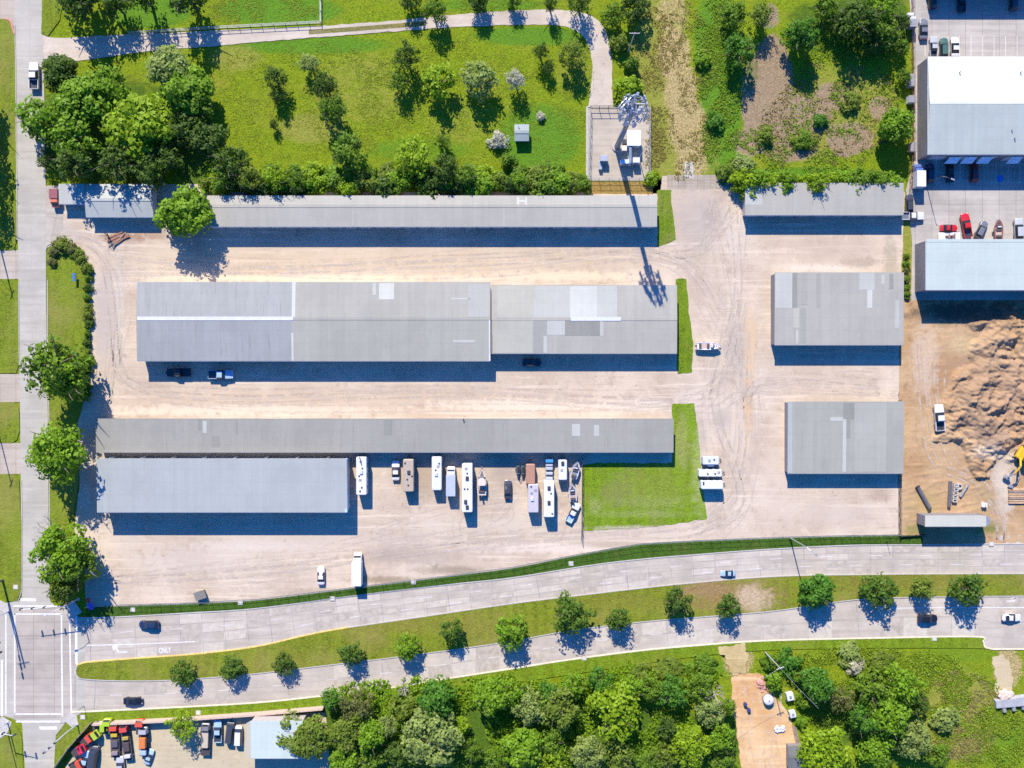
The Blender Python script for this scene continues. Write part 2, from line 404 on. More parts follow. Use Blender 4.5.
# ------------------------------------------------------------------ ground
BLOBS = [  # channel, px, py, rx, ry, strength : 0 dirt 1 straw 2 lush 3 orange soil 4 dry 5 dark floor
    (1,672,15,18,24,.75),(1,674,55,16,28,1),(1,681,92,18,30,.9),(1,688,128,19,30,1),(1,691,162,17,18,.85),
    (4,655,60,22,70,.9),(4,665,150,30,40,.9),(4,705,150,18,40,.6),
    (2,722,95,20,60,1),(2,716,40,20,50,1),(2,722,150,16,30,1),(2,800,178,95,9,1.1),
    (0,772,72,17,32,1.1),(0,757,112,14,28,.9),(0,750,142,15,13,1.1),(0,789,122,20,18,.7),(0,846,140,15,15,1.1),(0,880,108,11,11,.9),(0,832,92,16,10,.65),(0,773,48,10,14,.8),(0,772,15,8,14,.6),
    (0,795,118,34,22,.85),(0,768,92,24,40,1.0),(0,790,150,26,11,.85),(0,835,96,22,14,.75),(0,850,138,22,16,.85),(4,840,110,60,45,.75),(4,800,140,40,25,.7),
    (4,235,58,28,14,.7),(4,312,128,32,15,.9),(2,310,45,80,9,.85),(2,540,138,40,32,.9),(2,530,36,55,9,.9),(2,280,10,55,14,1.1),(2,150,12,40,15,1),(2,490,5,60,8,.7),
    (4,360,90,60,40,.55),(4,460,120,40,30,.5),(2,420,150,60,14,.6),(4,575,75,22,25,.55),
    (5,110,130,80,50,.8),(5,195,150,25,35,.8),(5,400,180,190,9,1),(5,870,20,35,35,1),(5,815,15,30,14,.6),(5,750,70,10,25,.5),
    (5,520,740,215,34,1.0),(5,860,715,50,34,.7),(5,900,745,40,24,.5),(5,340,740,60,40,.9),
    (4,960,715,38,45,.85),(1,1008,668,15,22,.85),(2,1005,745,35,25,.6),(4,860,658,60,10,.5),(1,738,660,15,18,.95),(4,400,695,60,8,.5),(2,700,668,40,10,.6),(2,960,655,50,10,.5),
    (2,20,20,12,30,.5),(4,600,60,12,40,.4),(1,1010,640,30,6,.2),(4,908,250,8,60,.8),(0,906,290,7,30,.6),(1,60,58,14,14,.6),
]
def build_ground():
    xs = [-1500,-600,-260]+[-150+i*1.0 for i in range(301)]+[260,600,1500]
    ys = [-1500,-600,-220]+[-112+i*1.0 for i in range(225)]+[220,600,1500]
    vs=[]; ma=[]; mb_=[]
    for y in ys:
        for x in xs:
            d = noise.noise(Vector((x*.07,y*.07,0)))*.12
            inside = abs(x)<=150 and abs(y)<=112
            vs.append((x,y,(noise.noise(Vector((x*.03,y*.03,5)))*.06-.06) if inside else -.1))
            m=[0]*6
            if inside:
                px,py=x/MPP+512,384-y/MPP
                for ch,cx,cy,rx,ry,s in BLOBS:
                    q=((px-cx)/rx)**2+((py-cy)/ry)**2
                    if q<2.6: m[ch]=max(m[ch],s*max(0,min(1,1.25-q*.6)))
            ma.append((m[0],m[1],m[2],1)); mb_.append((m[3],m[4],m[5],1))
    nx=len(xs)
    fs=[(j*nx+i,j*nx+i+1,(j+1)*nx+i+1,(j+1)*nx+i) for j in range(len(ys)-1) for i in range(nx-1)]
    me=bpy.data.meshes.new('ground'); me.from_pydata(vs,[],fs)
    for nm,dat in (('mask_a',ma),('mask_b',mb_)):
        at=me.attributes.new(nm,'FLOAT_COLOR','POINT')
        at.data.foreach_set('color',[c for t in dat for c in t])
    for p in me.polygons: p.use_smooth=True
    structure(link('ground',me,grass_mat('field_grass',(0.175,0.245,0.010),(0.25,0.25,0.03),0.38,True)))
build_ground()

VERGE = grass_mat('verge_grass', (0.14,0.215,0.012), (0.22,0.21,0.035), 0.4, mow=8)
MEDIAN = grass_mat('median_grass', (0.155,0.195,0.016), (0.27,0.23,0.06), 0.7, mow=10, patches=((730,595,58,19,(0.24,0.165,0.06),.9),(752,598,22,15,(0.44,0.33,0.21),.85),(705,588,26,12,(0.26,0.17,0.08),.7),(900,580,110,9,(0.17,0.15,0.03),.6),(430,625,110,10,(0.19,0.175,0.03),.6),(620,600,50,10,(0.18,0.17,0.03),.5)))
LOTG = grass_mat('lot_grass', (0.125,0.20,0.012), (0.22,0.21,0.06), 0.45, mow=0.01)
ISLE = grass_mat('roadside_grass', (0.15,0.20,0.016), (0.26,0.235,0.06), 0.7, mow=88)

GRAVEL = earth_mat('yard_gravel', ((0.385,0.295,0.235),(0.50,0.41,0.335),(0.635,0.54,0.455)), 0.0, 0.75, patches=(
    (380,262,330,20,(0.62,0.47,0.31),.55),(330,400,330,14,(0.60,0.45,0.32),.55),(690,400,20,14,(0.66,0.56,0.46),.6),(640,405,40,8,(0.68,0.60,0.52),.6),
    (120,238,30,5,(0.32,0.20,0.14),.75),(150,235,22,5,(0.34,0.20,0.13),.6),(740,345,18,30,(0.40,0.33,0.27),.6),(700,440,10,30,(0.36,0.30,0.26),.45),(722,420,12,14,(0.36,0.30,0.27),.5),
    (425,480,30,26,(0.33,0.25,0.18),.65),(505,470,14,20,(0.34,0.27,0.22),.5),(410,556,60,10,(0.34,0.27,0.22),.5),(452,570,40,5,(0.28,0.22,0.16),.7),(748,410,6,44,(0.62,0.40,0.23),.85),(750,350,8,44,(0.64,0.46,0.29),.8),(740,440,16,40,(0.64,0.53,0.41),.6),(735,230,16,30,(0.62,0.53,0.44),.6),(240,410,150,7,(0.74,0.62,0.48),.7),(520,405,120,7,(0.74,0.63,0.50),.7),(300,278,170,4,(0.74,0.60,0.42),.8),(560,276,100,6,(0.76,0.60,0.42),.8),(255,545,70,7,(0.76,0.68,0.60),.7),(540,548,90,6,(0.72,0.60,0.50),.7),(130,520,16,40,(0.60,0.52,0.45),.5),(385,580,40,5,(0.26,0.19,0.12),.7),(330,592,60,4,(0.36,0.28,0.2),.6),(620,545,40,4,(0.33,0.25,0.17),.6),
    (300,540,160,14,(0.55,0.45,0.37),.6),(480,525,90,10,(0.60,0.50,0.40),.6),(690,540,100,12,(0.62,0.50,0.40),.4),(840,515,50,14,(0.56,0.46,0.38),.6),(880,495,14,8,(0.36,0.25,0.2),.6),
    (700,220,28,34,(0.43,0.365,0.32),.7),(710,215,10,14,(0.34,0.29,0.25),.5),(835,250,60,14,(0.52,0.40,0.33),.6),(820,268,40,5,(0.70,0.62,0.53),.7),(860,262,22,6,(0.30,0.24,0.19),.5),(890,268,8,40,(0.30,0.26,0.18),.5),
    (105,320,16,60,(0.47,0.40,0.36),.8),(120,300,6,80,(0.56,0.49,0.43),.5),(60,235,22,14,(0.50,0.44,0.40),.8),(195,560,70,16,(0.62,0.53,0.46),.5),(820,383,70,12,(0.55,0.44,0.36),.5),(780,470,20,60,(0.58,0.47,0.38),.4)), bump=0.07)
yard = [(44,186),(200,184),(205,192),(586,192),(660,194),(662,176),(730,176),(734,192),(905,192),(903,240),(899,300),(899,535),(840,536),(768,538.5),(700,541),(640,544.5),(575,556),(512,569),(446,577),(350,589),(256,600.5),(120,606),(86,608),(84,560),(74,530),(80,480),(76,430),(86,390),(89,300),(87,262),(78,247),(62,243),(44,245)]
sheet('gravel_yard', rough_edge(yard, .9, 5), .02, GRAVEL)
# grass inside the yard
sheet('grass_strip', rough_edge([(657,190),(671,190),(673,215),(676,240),(658,247)],1.2,3,2), .06, LOTG, thick=.05)
sheet('grass_strip', rough_edge([(676,279),(686,279),(689,310),(693,345),(692,372),(677,374)],1.2,3,5), .06, LOTG, thick=.05)
LOT2 = grass_mat('empty_lot_grass', (0.145,0.235,0.012), (0.235,0.215,0.075), 0.5, mow=0.01, patches=((650,488,46,20,(0.20,0.22,0.04),.5),(618,490,16,18,(0.17,0.19,0.05),.5),(655,502,44,7,(0.27,0.29,0.10),.3),(595,506,8,9,(0.30,0.32,0.12),.3),(700,465,9,55,(0.34,0.37,0.15),.45),(640,514,60,4,(0.27,0.30,0.10),.35),(682,440,8,30,(0.30,0.29,0.10),.5),(640,528,50,3,(0.42,0.36,0.25),.7)))
sheet('grass_lot', rough_edge([(672,404),(694,403),(698,430),(700,455),(703,490),(707,519),(660,526),(625,529),(583,531),(582.5,465),(600,463),(672,463)],1.0,3,9), .07, LOT2, thick=.06)
# roadside grass islands
sheet('grass_verge', rough_edge([(47,250),(52,244.5),(64,243),(76,249),(86,262),(89,300),(89,370),(84,400),(76,430),(80,470),(72,530),(60,575),(49,575),(48.5,430),(46.5,350),(46.5,280)],.8,4,1), .06, ISLE, thick=.05)
for p in ([(-60,19),(6,19),(11,24),(15.5,40),(17,240),(14,250),(-60,250)], [(-60,279),(15,279),(18,284),(19,365),(16,373),(-60,374)],
          [(-60,402),(14,402),(19,408),(20,430),(17,440),(12,443),(-60,443)], [(-60,474),(14,474),(19,480),(21.5,520),(21.5,590),(17,601),(6,601),(-2,590),(-60,588)],
          [(-60,725),(6,720),(17,726),(22,738),(24,790),(-60,790)], [(60,790),(55.5,760),(56.5,738),(62,727),(68,724),(74,718),(84,712),(100,711),(110,722),(80,738),(58,775)],
          [(43,-40),(41.5,34),(48,36),(60,20),(70,-40)]):
    sheet('grass_verge', rough_edge(p,.5,4,p[0][1]), .12, ISLE, thick=.1)

# ------------------------------------------------------------------ roads
ROAD = concrete_mat('road_concrete', (0.50,0.445,0.415), joints=False, rot=R(-7), var=.16)
XROAD = concrete_mat('junction_concrete', (0.455,0.405,0.385), (5.2,3.5), 0.0, True, 0.16)
WROAD = concrete_mat('side_road_concrete', (0.46,0.435,0.415), (3.1,6.0), 0.0, False)
north_edge = lerp_pts([(82,618),(120,617),(190,613),(256,608.7),(350,596.5),(446,585),(512,578),(587,566),(640,559.5),(700,554.5),(768,549.5),(850,545.5),(925,545),(1040,544),(1400,543)],6)
med_n = lerp_pts([(84,662.5),(112,660),(160,656.5),(200,653.5),(256,646.5),(300,636.5),(338,629),(420,617),(512,603.5),(590,594),(672,584.8),(768,576.7),(860,574.5),(1024,573.5),(1400,573)],6)
med_s = lerp_pts([(84,679),(112,680.5),(160,680.5),(210,677.5),(256,673.5),(320,666),(384,658.5),(450,650),(512,641),(570,630.5),(640,622),(700,617),(768,611.5),(815,605),(863,599),(930,597),(1024,596),(1400,595)],6)
south_edge = lerp_pts([(60,712),(85,711),(170,707),(256,702),(320,695.5),(384,688),(450,677.5),(512,668),(570,659),(640,650),(700,644.5),(768,640),(870,637.5),(975,636),(983,641),(990,648),(1040,648.5),(1400,649)],6)
sheet('road', [(46,617)]+north_edge+south_edge[::-1]+[(46,712)], .030, ROAD)
sheet('side_road', [(14,-60),(15,20),(17.5,200),(20,400),(21.5,560),(22,600),(5,603),(-300,604),(-300,716),(4,716),(22,722),(25,768),(25,860),(54,860),(54.5,760),(56,735),(66,722),(76,716),(85,711),(85,618),(60,612),(50,600),(49,560),(48,420),(46,300),(46,190),(44,80),(41,-60)], .034, WROAD)
sheet('junction', [(14,606),(62,606),(76,620),(76,706),(62,718),(14,718)], .040, XROAD)
for p in ([(-60,-40),(15,-40),(15.5,30),(11,20),(6,19),(-60,19)],[(-60,250),(18,250),(18.5,279),(-60,279)],[(-60,374),(20,374),(20.5,402),(-60,402)],[(-60,443),(21,443),(21.5,474),(-60,474)]):
    sheet('driveway', p, .028, concrete_mat('drive_concrete',(0.50,0.43,0.39),(4,4),0,True))
sheet('driveway', [(41,186),(62,186),(64,240),(50,246),(45,250)], .026, concrete_mat('apron_concrete',(0.48,0.44,0.41),(6,6),0.2,True))
sheet('driveway', [(985,535),(1400,535),(1400,545),(985,545.5)], .034, CONC)
sheet('paved_apron', [(667,175),(732,175),(733,189),(667,189)], .030, concrete_mat('old_concrete',(0.42,0.36,0.31),(1.6,1.5),0,True,.2))
sheet('paved_apron', [(685,162),(693,162),(694,178),(684,178)], .034, CONC)
# raised median with its kerb
med = [(76,671),(77,667),(79.5,664)]+med_n+med_s[::-1]+[(80,678),(77,675)]
sheet('median', med, .16, MEDIAN, thick=.14)
sheet('median', [(74.5,671),(76,666),(79,663.6),(79,678.2),(76,676)], .15, CONC, thick=.13)
cut = [i for i,p in enumerate(med_n) if p[0]>345][0]
mk = MB(); kerb(mk, [(77,665)]+med_n[:cut+1], .34, 0, .19); structure(mk.build('kerb', YELLOWP))
mk = MB(); kerb(mk, med_n[cut:], .25, 0, .19); structure(mk.build('kerb', CONC))
mk = MB(); kerb(mk, [(78,678)]+med_s, .25, 0, .19); structure(mk.build('kerb', CONC))
mk = MB(); kerb(mk, [(x,y-.3) for x,y in north_edge], .3, 0, .16); structure(mk.build('kerb', CONC))
mk = MB(); kerb(mk, [(x,y+.6) for x,y in south_edge[4:]], .35, 0, .16); structure(mk.build('kerb', plain('pale_kerb',(0.60,0.52,0.36),.8)))
# verges either side
vtop = lerp_pts([(86,609),(120,605.8),(190,603.5),(256,600),(350,588.5),(446,576.5),(512,568),(575,555.5),(640,544.3),(700,541),(768,538.2),(840,536.2),(922,535)],6)
vn = [p for p in north_edge if 84<p[0]<923]
sheet('grass_verge', vtop+[(923,545)]+vn[::-1], .14, grass_mat('ditch_grass',(0.050,0.105,0.012),(0.12,0.13,0.03),.25,mow=6), thick=.12)
vs_b = lerp_pts([(86,722),(170,718),(256,712),(320,707),(400,703),(470,690),(560,676),(640,664),(700,656),(768,650),(870,648),(970,648),(985,649)],6)
sheet('grass_verge', [p for p in south_edge if 84<p[0]<988]+vs_b[::-1], .13, VERGE, thick=.11)
# road joints and paint
def between(a, b, t):
    """points between two edges, matched by their x"""
    out=[]
    for x,y in a:
        for (x0,y0),(x1,y1) in zip(b,b[1:]):
            if x0<=x<=x1 and x1>x0: out.append((x, y+(y0+(y1-y0)*(x-x0)/(x1-x0)-y)*t)); break
    return out
def at_x(a, x):
    for (x0,y0),(x1,y1) in zip(a,a[1:]):
        if x0<=x<=x1 and x1>x0: return y0+(y1-y0)*(x-x0)/(x1-x0)
    return a[-1][1]
jn = MB()
for e0,e1,st in ((north_edge,med_n,90),(med_s,south_edge,96)):
    for t in ((.26,.5,.75) if st==90 else (.5,)): ribbon(jn, [p for p in between(e0,e1,t) if p[0]<1100], .07, .040)
    x=st
    k=0
    while x<1090:
        y0,y1=at_x(e0,x),at_x(e1,x); sl=(at_x(e0,x+4)-at_x(e0,x-4))/8
        ribbon(jn, [(x,y0+.8),(x-sl*(y1-y0),y1-.8)], .10 if k%4 else .17, .0405); x+=22.3 if st==90 else 95; k+=1
jn2=MB()
for i,y in enumerate(range(10,600,46)): ribbon(jn2, [(15.5+y/90,y),(41.5+y/75,y+1)], .07, .042)
structure(jn.build('road_joints', plain('worn_tar_joint',(0.27,0.245,0.235),.85,0,.35,.6))); ribbon(jn2,[(29,-20),(31,200),(35,595)],.08,.0425); structure(jn2.build('road_joints', plain('faint_joint',(0.33,0.31,0.29),.8)))
pm = MB()
def dashes(e, x0, x1, on, off, w=.14, z=.046):
    x=x0
    while x<x1:
        pts=[(xx,at_x(e,xx)) for xx in (x,x+on/2,x+on)]; ribbon(pm,pts,w,z); x+=on+off
lane1=between(north_edge,med_n,.36); lane2=between(north_edge,med_n,.68)
dashes(lane1,120,1090,12,38,.11); dashes(lane2,300,1090,12,38,.11)
lane3=between(med_s,south_edge,.5); dashes(lane3,110,880,12,42,.10)
ribbon(pm,[(86,645.5),(140,644),(195,641.5)],.22,.046)                         # turn lane line
ribbon(pm,[(880,608.5),(940,607.5),(1024,607.5),(1090,607)],.18,.046); dashes(med_s,900,1090,1,500)
# crossings, stop bars
for a,b,w in (((13.5,614.0),(62,614.0),.36),((13.5,606),(54,606),.4),((14.5,714),(62,714),.36),((16,721.5),(60,721.5),.5),
              ((14.8,613.5),(14.8,714),.36),((6,613),(6,714),.32),((61.5,614),(62.5,717),.36),((69.5,613),(71.5,717),.36),((76,613),(76.5,664),.6),((2,660),(2,716),.6),
              ((20.5,599.7),(36,599.7),.75),((39.5,728),(57,728),.8)):
    ribbon(pm,[a,b],w,.048)
def arrow(x, y, s=1.0, left=True):
    cx,cy=W(x,y); d=-1 if left else 1
    pm.add([(cx+2.0*s*-d,cy-.12*s,.047),(cx+2.0*s*-d,cy+.12*s,.047),(cx+.2*s*-d,cy+.12*s,.047),(cx-.2*s*-d,cy+.95*s,.047),(cx-.5*s*-d,cy+.72*s,.047),(cx-.1*s*-d,cy-.12*s,.047)],[(0,1,2,5),(2,3,4,5)])
    hx,hy=cx-.5*s*-d,cy+1.0*s
    pm.add([(hx+.75*s,hy+.35*s,.047),(hx-.75*s,hy+.75*s,.047),(hx-.55*s,hy-.75*s,.047)],[(0,1,2)])
arrow(118,652,1.15,True); arrow(1014,601,1.0,False)
structure(pm.build('road_markings', WHITEP))
cu=bpy.data.curves.new('only','FONT'); cu.body='ONLY'; cu.size=1.9; cu.align_x='CENTER'; cu.align_y='CENTER'; cu.offset=0.03
to=bpy.data.objects.new('only',cu); COL.objects.link(to); bpy.context.view_layer.update()
me=bpy.data.meshes.new_from_object(to.evaluated_get(bpy.context.evaluated_depsgraph_get())); bpy.data.objects.remove(to); me.materials.clear()
o=structure(link('road_lettering',me,WHITEP)); o.location=(*W(165,650.5),.047); o.rotation_euler=(0,0,R(4)); o.scale=(.6,1.0,1)
mk=MB()
kerb(mk,lerp_pts([(46,250),(48,245),(54,243)]),.2,0,.16)
for pts in ([(15,25),(15.8,60),(17.5,240)],[(18.6,284),(19.6,365)],[(21.5,480),(22.2,520),(22.2,590),(18,602)],[(47.6,280),(47.8,350),(49.5,430),(50,570)]): kerb(mk,pts,.2,0,.16)
structure(mk.build('kerb',CONC))
mk=MB(); kerb(mk,lerp_pts([(6,18.5),(11,22),(14.6,34)]),.5,0,.18); structure(mk.build('kerb',plain('faded_red_kerb',(0.45,0.2,0.16),.8)))
# corner ramps
for p in ([(60,723),(72,712),(77,716),(78,722),(72,727),(66,722)],[(2,716),(12,722),(8,732),(0,738),(-8,730)],[(0,600),(8,604),(10,616),(0,610)],[(62,606),(74,600),(82,612),(74,618)]):
    sheet('paved_apron',p,.14,CONC,thick=.1)

# ------------------------------------------------------------------ lanes and lots
LANE = earth_mat('lane_gravel', ((0.38,0.31,0.26),(0.50,0.43,0.38),(0.60,0.53,0.47)), R(0), .5, bump=.06)
lane_t=lerp_pts([(38,34),(60,38),(105,35.5),(150,33.5),(205,31),(260,28.5),(320,26),(400,20),(450,15),(512,10.5),(560,10),(585,13),(601,24),(610,44),(612,75),(613,108)],6)
lane_b=lerp_pts([(38,60),(60,62),(100,58),(150,51),(205,47),(260,42),(320,37),(400,31),(450,27.5),(512,25),(550,25),(570,28),(584,37),(591,55),(592,75),(588,108)],6)
sheet('farm_lane', rough_edge(lane_t+lane_b[::-1],.9,4,4), .02, LANE)
gs=[p for p in between(lane_t,lane_b,.5) if 300<p[0]<430]
mbg=MB(); ribbon(mbg,gs,1.1,.035); structure(mbg.build('grass_strip',grass_mat('lane_grass',(0.2,0.19,0.06),(0.3,0.25,0.12),.5)))
PAD = concrete_mat('compound_gravel',(0.47,0.41,0.36),joints=False)
sheet('compound_pad',[(587,107),(651,107),(651,181),(587,181)],.05,PAD,thick=.06)
mk=MB(); kerb(mk,[(587,181),(587,107),(590,106.5)],.5,0,.2); structure(mk.build('kerb',CONC))
sheet('dry_strip',rough_edge([(586,182),(652,182),(653,194),(586,194)],.6,3,2),.024,grass_mat('straw_grass',(0.28,0.20,0.05),(0.36,0.22,0.08),.6))
NELOT=concrete_mat('industrial_lot_concrete',(0.47,0.44,0.44),(4.2,9.0),0,True,.15)
sheet('concrete_lot',[(914,-120),(1400,-120),(1400,310),(911,306),(912,240),(906,190),(914,160),(914,60),(908,-20)],.022,NELOT)
SOILM=earth_mat('orange_soil',((0.38,0.20,0.085),(0.60,0.36,0.175),(0.72,0.52,0.33)),R(82),.8,bump=.08)
sheet('dirt_lane',rough_edge([(731,677),(745,673),(759,672),(766,684),(772,694),(784,706),(791,718),(797,745),(800,800),(744,800),(741,768),(737,735),(733,705)],1.6,4,6),.03,SOILM)
sheet('dirt_lane',rough_edge([(718,646),(744,644),(748,652),(746,672),(733,677),(724,660)],4.5,2,8),.145,earth_mat('straw_earth',((0.24,0.20,0.07),(0.46,0.35,0.17),(0.66,0.53,0.32)),R(85),.7,bump=.08))
sheet('dirt_yard',rough_edge([(60,800),(66,765),(92,726),(170,721),(326,712),(332,800)],.8,4,3),.02,earth_mat('salvage_earth',((0.36,0.29,0.2),(0.50,0.43,0.31),(0.58,0.51,0.39)),R(70),.4,bump=.07))
sheet('dirt_lane',rough_edge([(992,657),(1002,655),(1010,662),(1012,690),(1000,705),(995,686)],4,2,6),.03,earth_mat('pale_sand',((0.36,0.29,0.16),(0.52,0.43,0.29),(0.62,0.53,0.38)),0,.2,bump=.06))

def build_mound():
    x0,x1,y0,y1=899,1120,300,546; st=1.0
    nx=int((x1-x0)/st)+1; ny=int((y1-y0)/st)+1; vs=[]
    rim=lambda px,py,cx,cy,rx,ry: max(0,1-((px-cx)/rx)**2-((py-cy)/ry)**2)
    rn=random.Random(77); cones=[]
    while len(cones)<150:
        px,py=rn.uniform(933,1100),rn.uniform(324,474)
        m=max(rim(px,py,991,398,42,70),rim(px,py,1006,350,60,30),rim(px,py,1003,428,34,34),rim(px,py,1060,400,60,60))
        if m<=.05 or rim(px,py,962,345,24,17)>0: continue
        cones.append((*W(px,py),rn.uniform(.8,1.7)+1.3*m*rn.random(),rn.uniform(.45,.95),rn.gauss(.7,.8),rn.uniform(1.0,3.6)))
    for j in range(ny):
        for i in range(nx):
            px,py=x0+i*st,y0+j*st; x,y=W(px,py)
            wx=x+1.3*noise.noise(Vector((x*.3,y*.3,11))); wy=y+1.3*noise.noise(Vector((x*.3,y*.3,17)))
            n=noise.fractal(Vector((x*.5,y*.5,1.3)),0.7,2.1,6)
            c=0.0
            for cx,cy,hh,sl,an,st2 in cones:
                dx,dy=wx-cx,wy-cy
                if abs(dx)>6 or abs(dy)>6: continue
                u=dx*math.cos(an)+dy*math.sin(an); v=-dx*math.sin(an)+dy*math.cos(an)
                c=max(c,hh-sl*1.15*math.hypot(u/st2,v))
            rg=1-2*abs(noise.noise(Vector((x*.55+y*.2,y*.9,6)))); h=.05+.05*n+c*(1+.12*n)+((.34*n+.28*rg) if c>.1 else 0)
            lane=math.exp(-((px-(1000+.1*(py-490)))/14)**2) if py>440 else 0
            rut=noise.noise(Vector((x*.25+y*.15,y*1.1-x*.25,4)))
            h+=.16*(1-lane)*max(0,rut)*(.4+max(0,1-abs(py-495)/45)*(px<1000))
            e=min(1,(px-x0)/5,(py-y0)/4,(y1-py)/4); h=.025+(h-.025)*max(0,min(1,e))
            vs.append((x,y,max(.022,h)))
    fs=[(j*nx+i,(j+1)*nx+i,(j+1)*nx+i+1,j*nx+i+1) for j in range(ny-1) for i in range(nx-1)]
    me=bpy.data.meshes.new('dirt_mound'); me.from_pydata(vs,[],fs)
    for p in me.polygons: p.use_smooth=True
    structure(link('terrain',me,earth_mat('dug_earth',((0.27,0.155,0.085),(0.42,0.265,0.145),(0.54,0.38,0.235)),R(-15),.35,patches=(
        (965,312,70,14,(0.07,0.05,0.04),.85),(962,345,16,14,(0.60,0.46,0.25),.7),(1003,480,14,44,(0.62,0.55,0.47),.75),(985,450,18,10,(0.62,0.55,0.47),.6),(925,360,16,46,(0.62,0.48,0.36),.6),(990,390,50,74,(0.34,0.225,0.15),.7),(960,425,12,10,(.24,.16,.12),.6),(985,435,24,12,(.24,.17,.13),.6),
        (925,505,20,18,(0.40,0.30,0.13),.6),(985,500,16,20,(0.36,0.25,0.12),.6),(915,530,14,8,(0.2,0.22,0.05),.6),(988,528,14,8,(0.12,0.17,0.03),.7)),bump=.14)))
build_mound()

pk=MB()
for k in range(9): ribbon(pk,[(925+k*11.5,36),(925+k*11.5,56)],.10,.034)
for k in range(10): ribbon(pk,[(924+k*12,160),(924+k*12,183)],.10,.034)
structure(pk.build('parking_markings',plain('worn_paint',(.62,.6,.55),.7)))
hp=MB(); x,y=W(1000,178.5); hp.add([(x-.7,y-.8,.036),(x+.7,y-.8,.036),(x+.7,y+.8,.036),(x-.7,y+.8,.036)],[(0,1,2,3)]); structure(hp.build('road_markings',plain('blue_bay_paint',(.03,.16,.55),.6)))

# slabs of other tone in the carriageways, wheel tracks on the gravel
tones=(plain('slab_pale',(.43,.38,.30),.85,0,.10,.8),plain('slab_dark',(.355,.31,.245),.85,0,.14,.8),plain('slab_stained',(.37,.32,.25),.85,0,.2,.5))
rs=random.Random(5); sm=[MB(),MB(),MB()]
for e0,e1,x0_,dx,rows in ((north_edge,med_n,90,22.3,(0,.26,.5,.75,1)),(med_s,south_edge,96,23.75,(0,.5,1))):
    x=x0_
    while x<1060:
        for a,b in zip(rows,rows[1:]):
            q=rs.random()
            if q>.42: continue
            def yy(xx,t): y0,y1=at_x(e0,xx),at_x(e1,xx); return y0+(y1-y0)*t
            k=0 if q<.16 else 1 if q<.28 else 2
            sl=(at_x(e0,x+4)-at_x(e0,x-4))/8
            top=[(x+.3+dx*.97*i/4,yy(x+dx*i/4,a)+.6) for i in range(5)]; bot=[(p[0],yy(p[0],b)-.6) for p in top]
            P=[W(*p) for p in top+bot]; sm[k].add([(u,v,.036) for u,v in P],[(5+i,6+i,i+1,i) for i in range(4)])
        x+=dx
for m,t in zip(sm,tones): structure(m.build('road_slabs',t))
def track_mat(name,col,k):
    m,nt,b,o=new_mat(name); v=coords(nt); b.inputs['Base Color'].default_value=(*col,1); b.inputs['Roughness'].default_value=.95
    n=noise_n(nt,v,.35,5,.7); n2=noise_n(nt,v,3,4,.7)
    f=math_n(nt,'MULTIPLY',math_n(nt,'MULTIPLY',smooth(nt,n,.38,.62),smooth(nt,n2,.3,.6)),k)
    nt.links.new(f,b.inputs['Alpha']); return m
tp,td=MB(),MB(); rt=random.Random(21)
def wheel_track(mb,pts,z):
    P=lerp_pts(pts,10); 
    for s in (-1,1):
        Q=[]
        for i,p in enumerate(P):
            a=P[max(0,i-1)]; b=P[min(len(P)-1,i+1)]; L=math.dist(a,b) or 1
            Q.append((p[0]-(b[1]-a[1])/L*3.4*s,p[1]+(b[0]-a[0])/L*3.4*s))
        ribbon(mb,Q,.42,z)
z=.024
for k in range(46):
    j=lambda q: rt.uniform(-q,q)
    kind=k%8
    if kind==0: pts=[(110+j(8),262+j(12)),(300,262+j(14)),(500,262+j(14)),(660,258+j(14)),(715+j(12),300+j(30))]
    elif kind==1: pts=[(118+j(8),330+j(20)),(130,385+j(10)),(230,400+j(8)),(450,398+j(10)),(650,400+j(8)),(720+j(12),390+j(20)),(735+j(12),300)]
    elif kind==2: pts=[(730+j(26),200),(725+j(26),300),(730+j(26),400),(735+j(26),500),(700+j(30),535)]
    elif kind==3: pts=[(110+j(10),580),(250+j(20),570+j(10)),(420,552+j(10)),(560,535+j(8)),(700,520+j(12)),(745+j(14),460),(742+j(14),330)]
    elif kind==4: pts=[(640+j(10),252),(700+j(10),240+j(20)),(730+j(15),200),(705+j(20),185)]
    elif kind==5: pts=[(735+j(10),400+j(20)),(770,385+j(8)),(880,383+j(10))] if k%2 else [(735+j(10),265+j(20)),(780,255+j(8)),(885,250+j(12))]
    elif kind==6: pts=[(370+j(120),545+j(10)),(400+j(110),520+j(10)),(410+j(110),500+j(6))]
    else: pts=[(55+j(8),238),(100+j(8),250+j(10)),(118+j(10),300),(116+j(10),390),(105,410+j(6))] if k%2 else [(740+j(10),540-20),(790,512+j(8)),(880,508+j(12))]
    wheel_track(tp if k%3 else td,pts,z); z+=.0006
for k in range(3):
    x=752+k*14; wheel_track(tp,[(x-6,682),(x-2,705),(x+rt.uniform(-8,8),735),(x+rt.uniform(-6,8),775)],.036+k*.0006)
for k in range(6):
    wheel_track(tp if k%2 else td,[(912+k*6,330+k*8),(918+k*5,400),(925+k*9,460),(965+k*6,480+k*2),(996+k,520),(1000,540)],.12+k*.0006)
structure(tp.build('wheel_tracks',track_mat('pale_wheel_track',(.56,.47,.37),.75))); structure(td.build('wheel_tracks',track_mat('dark_wheel_track',(.31,.25,.19),.20)))
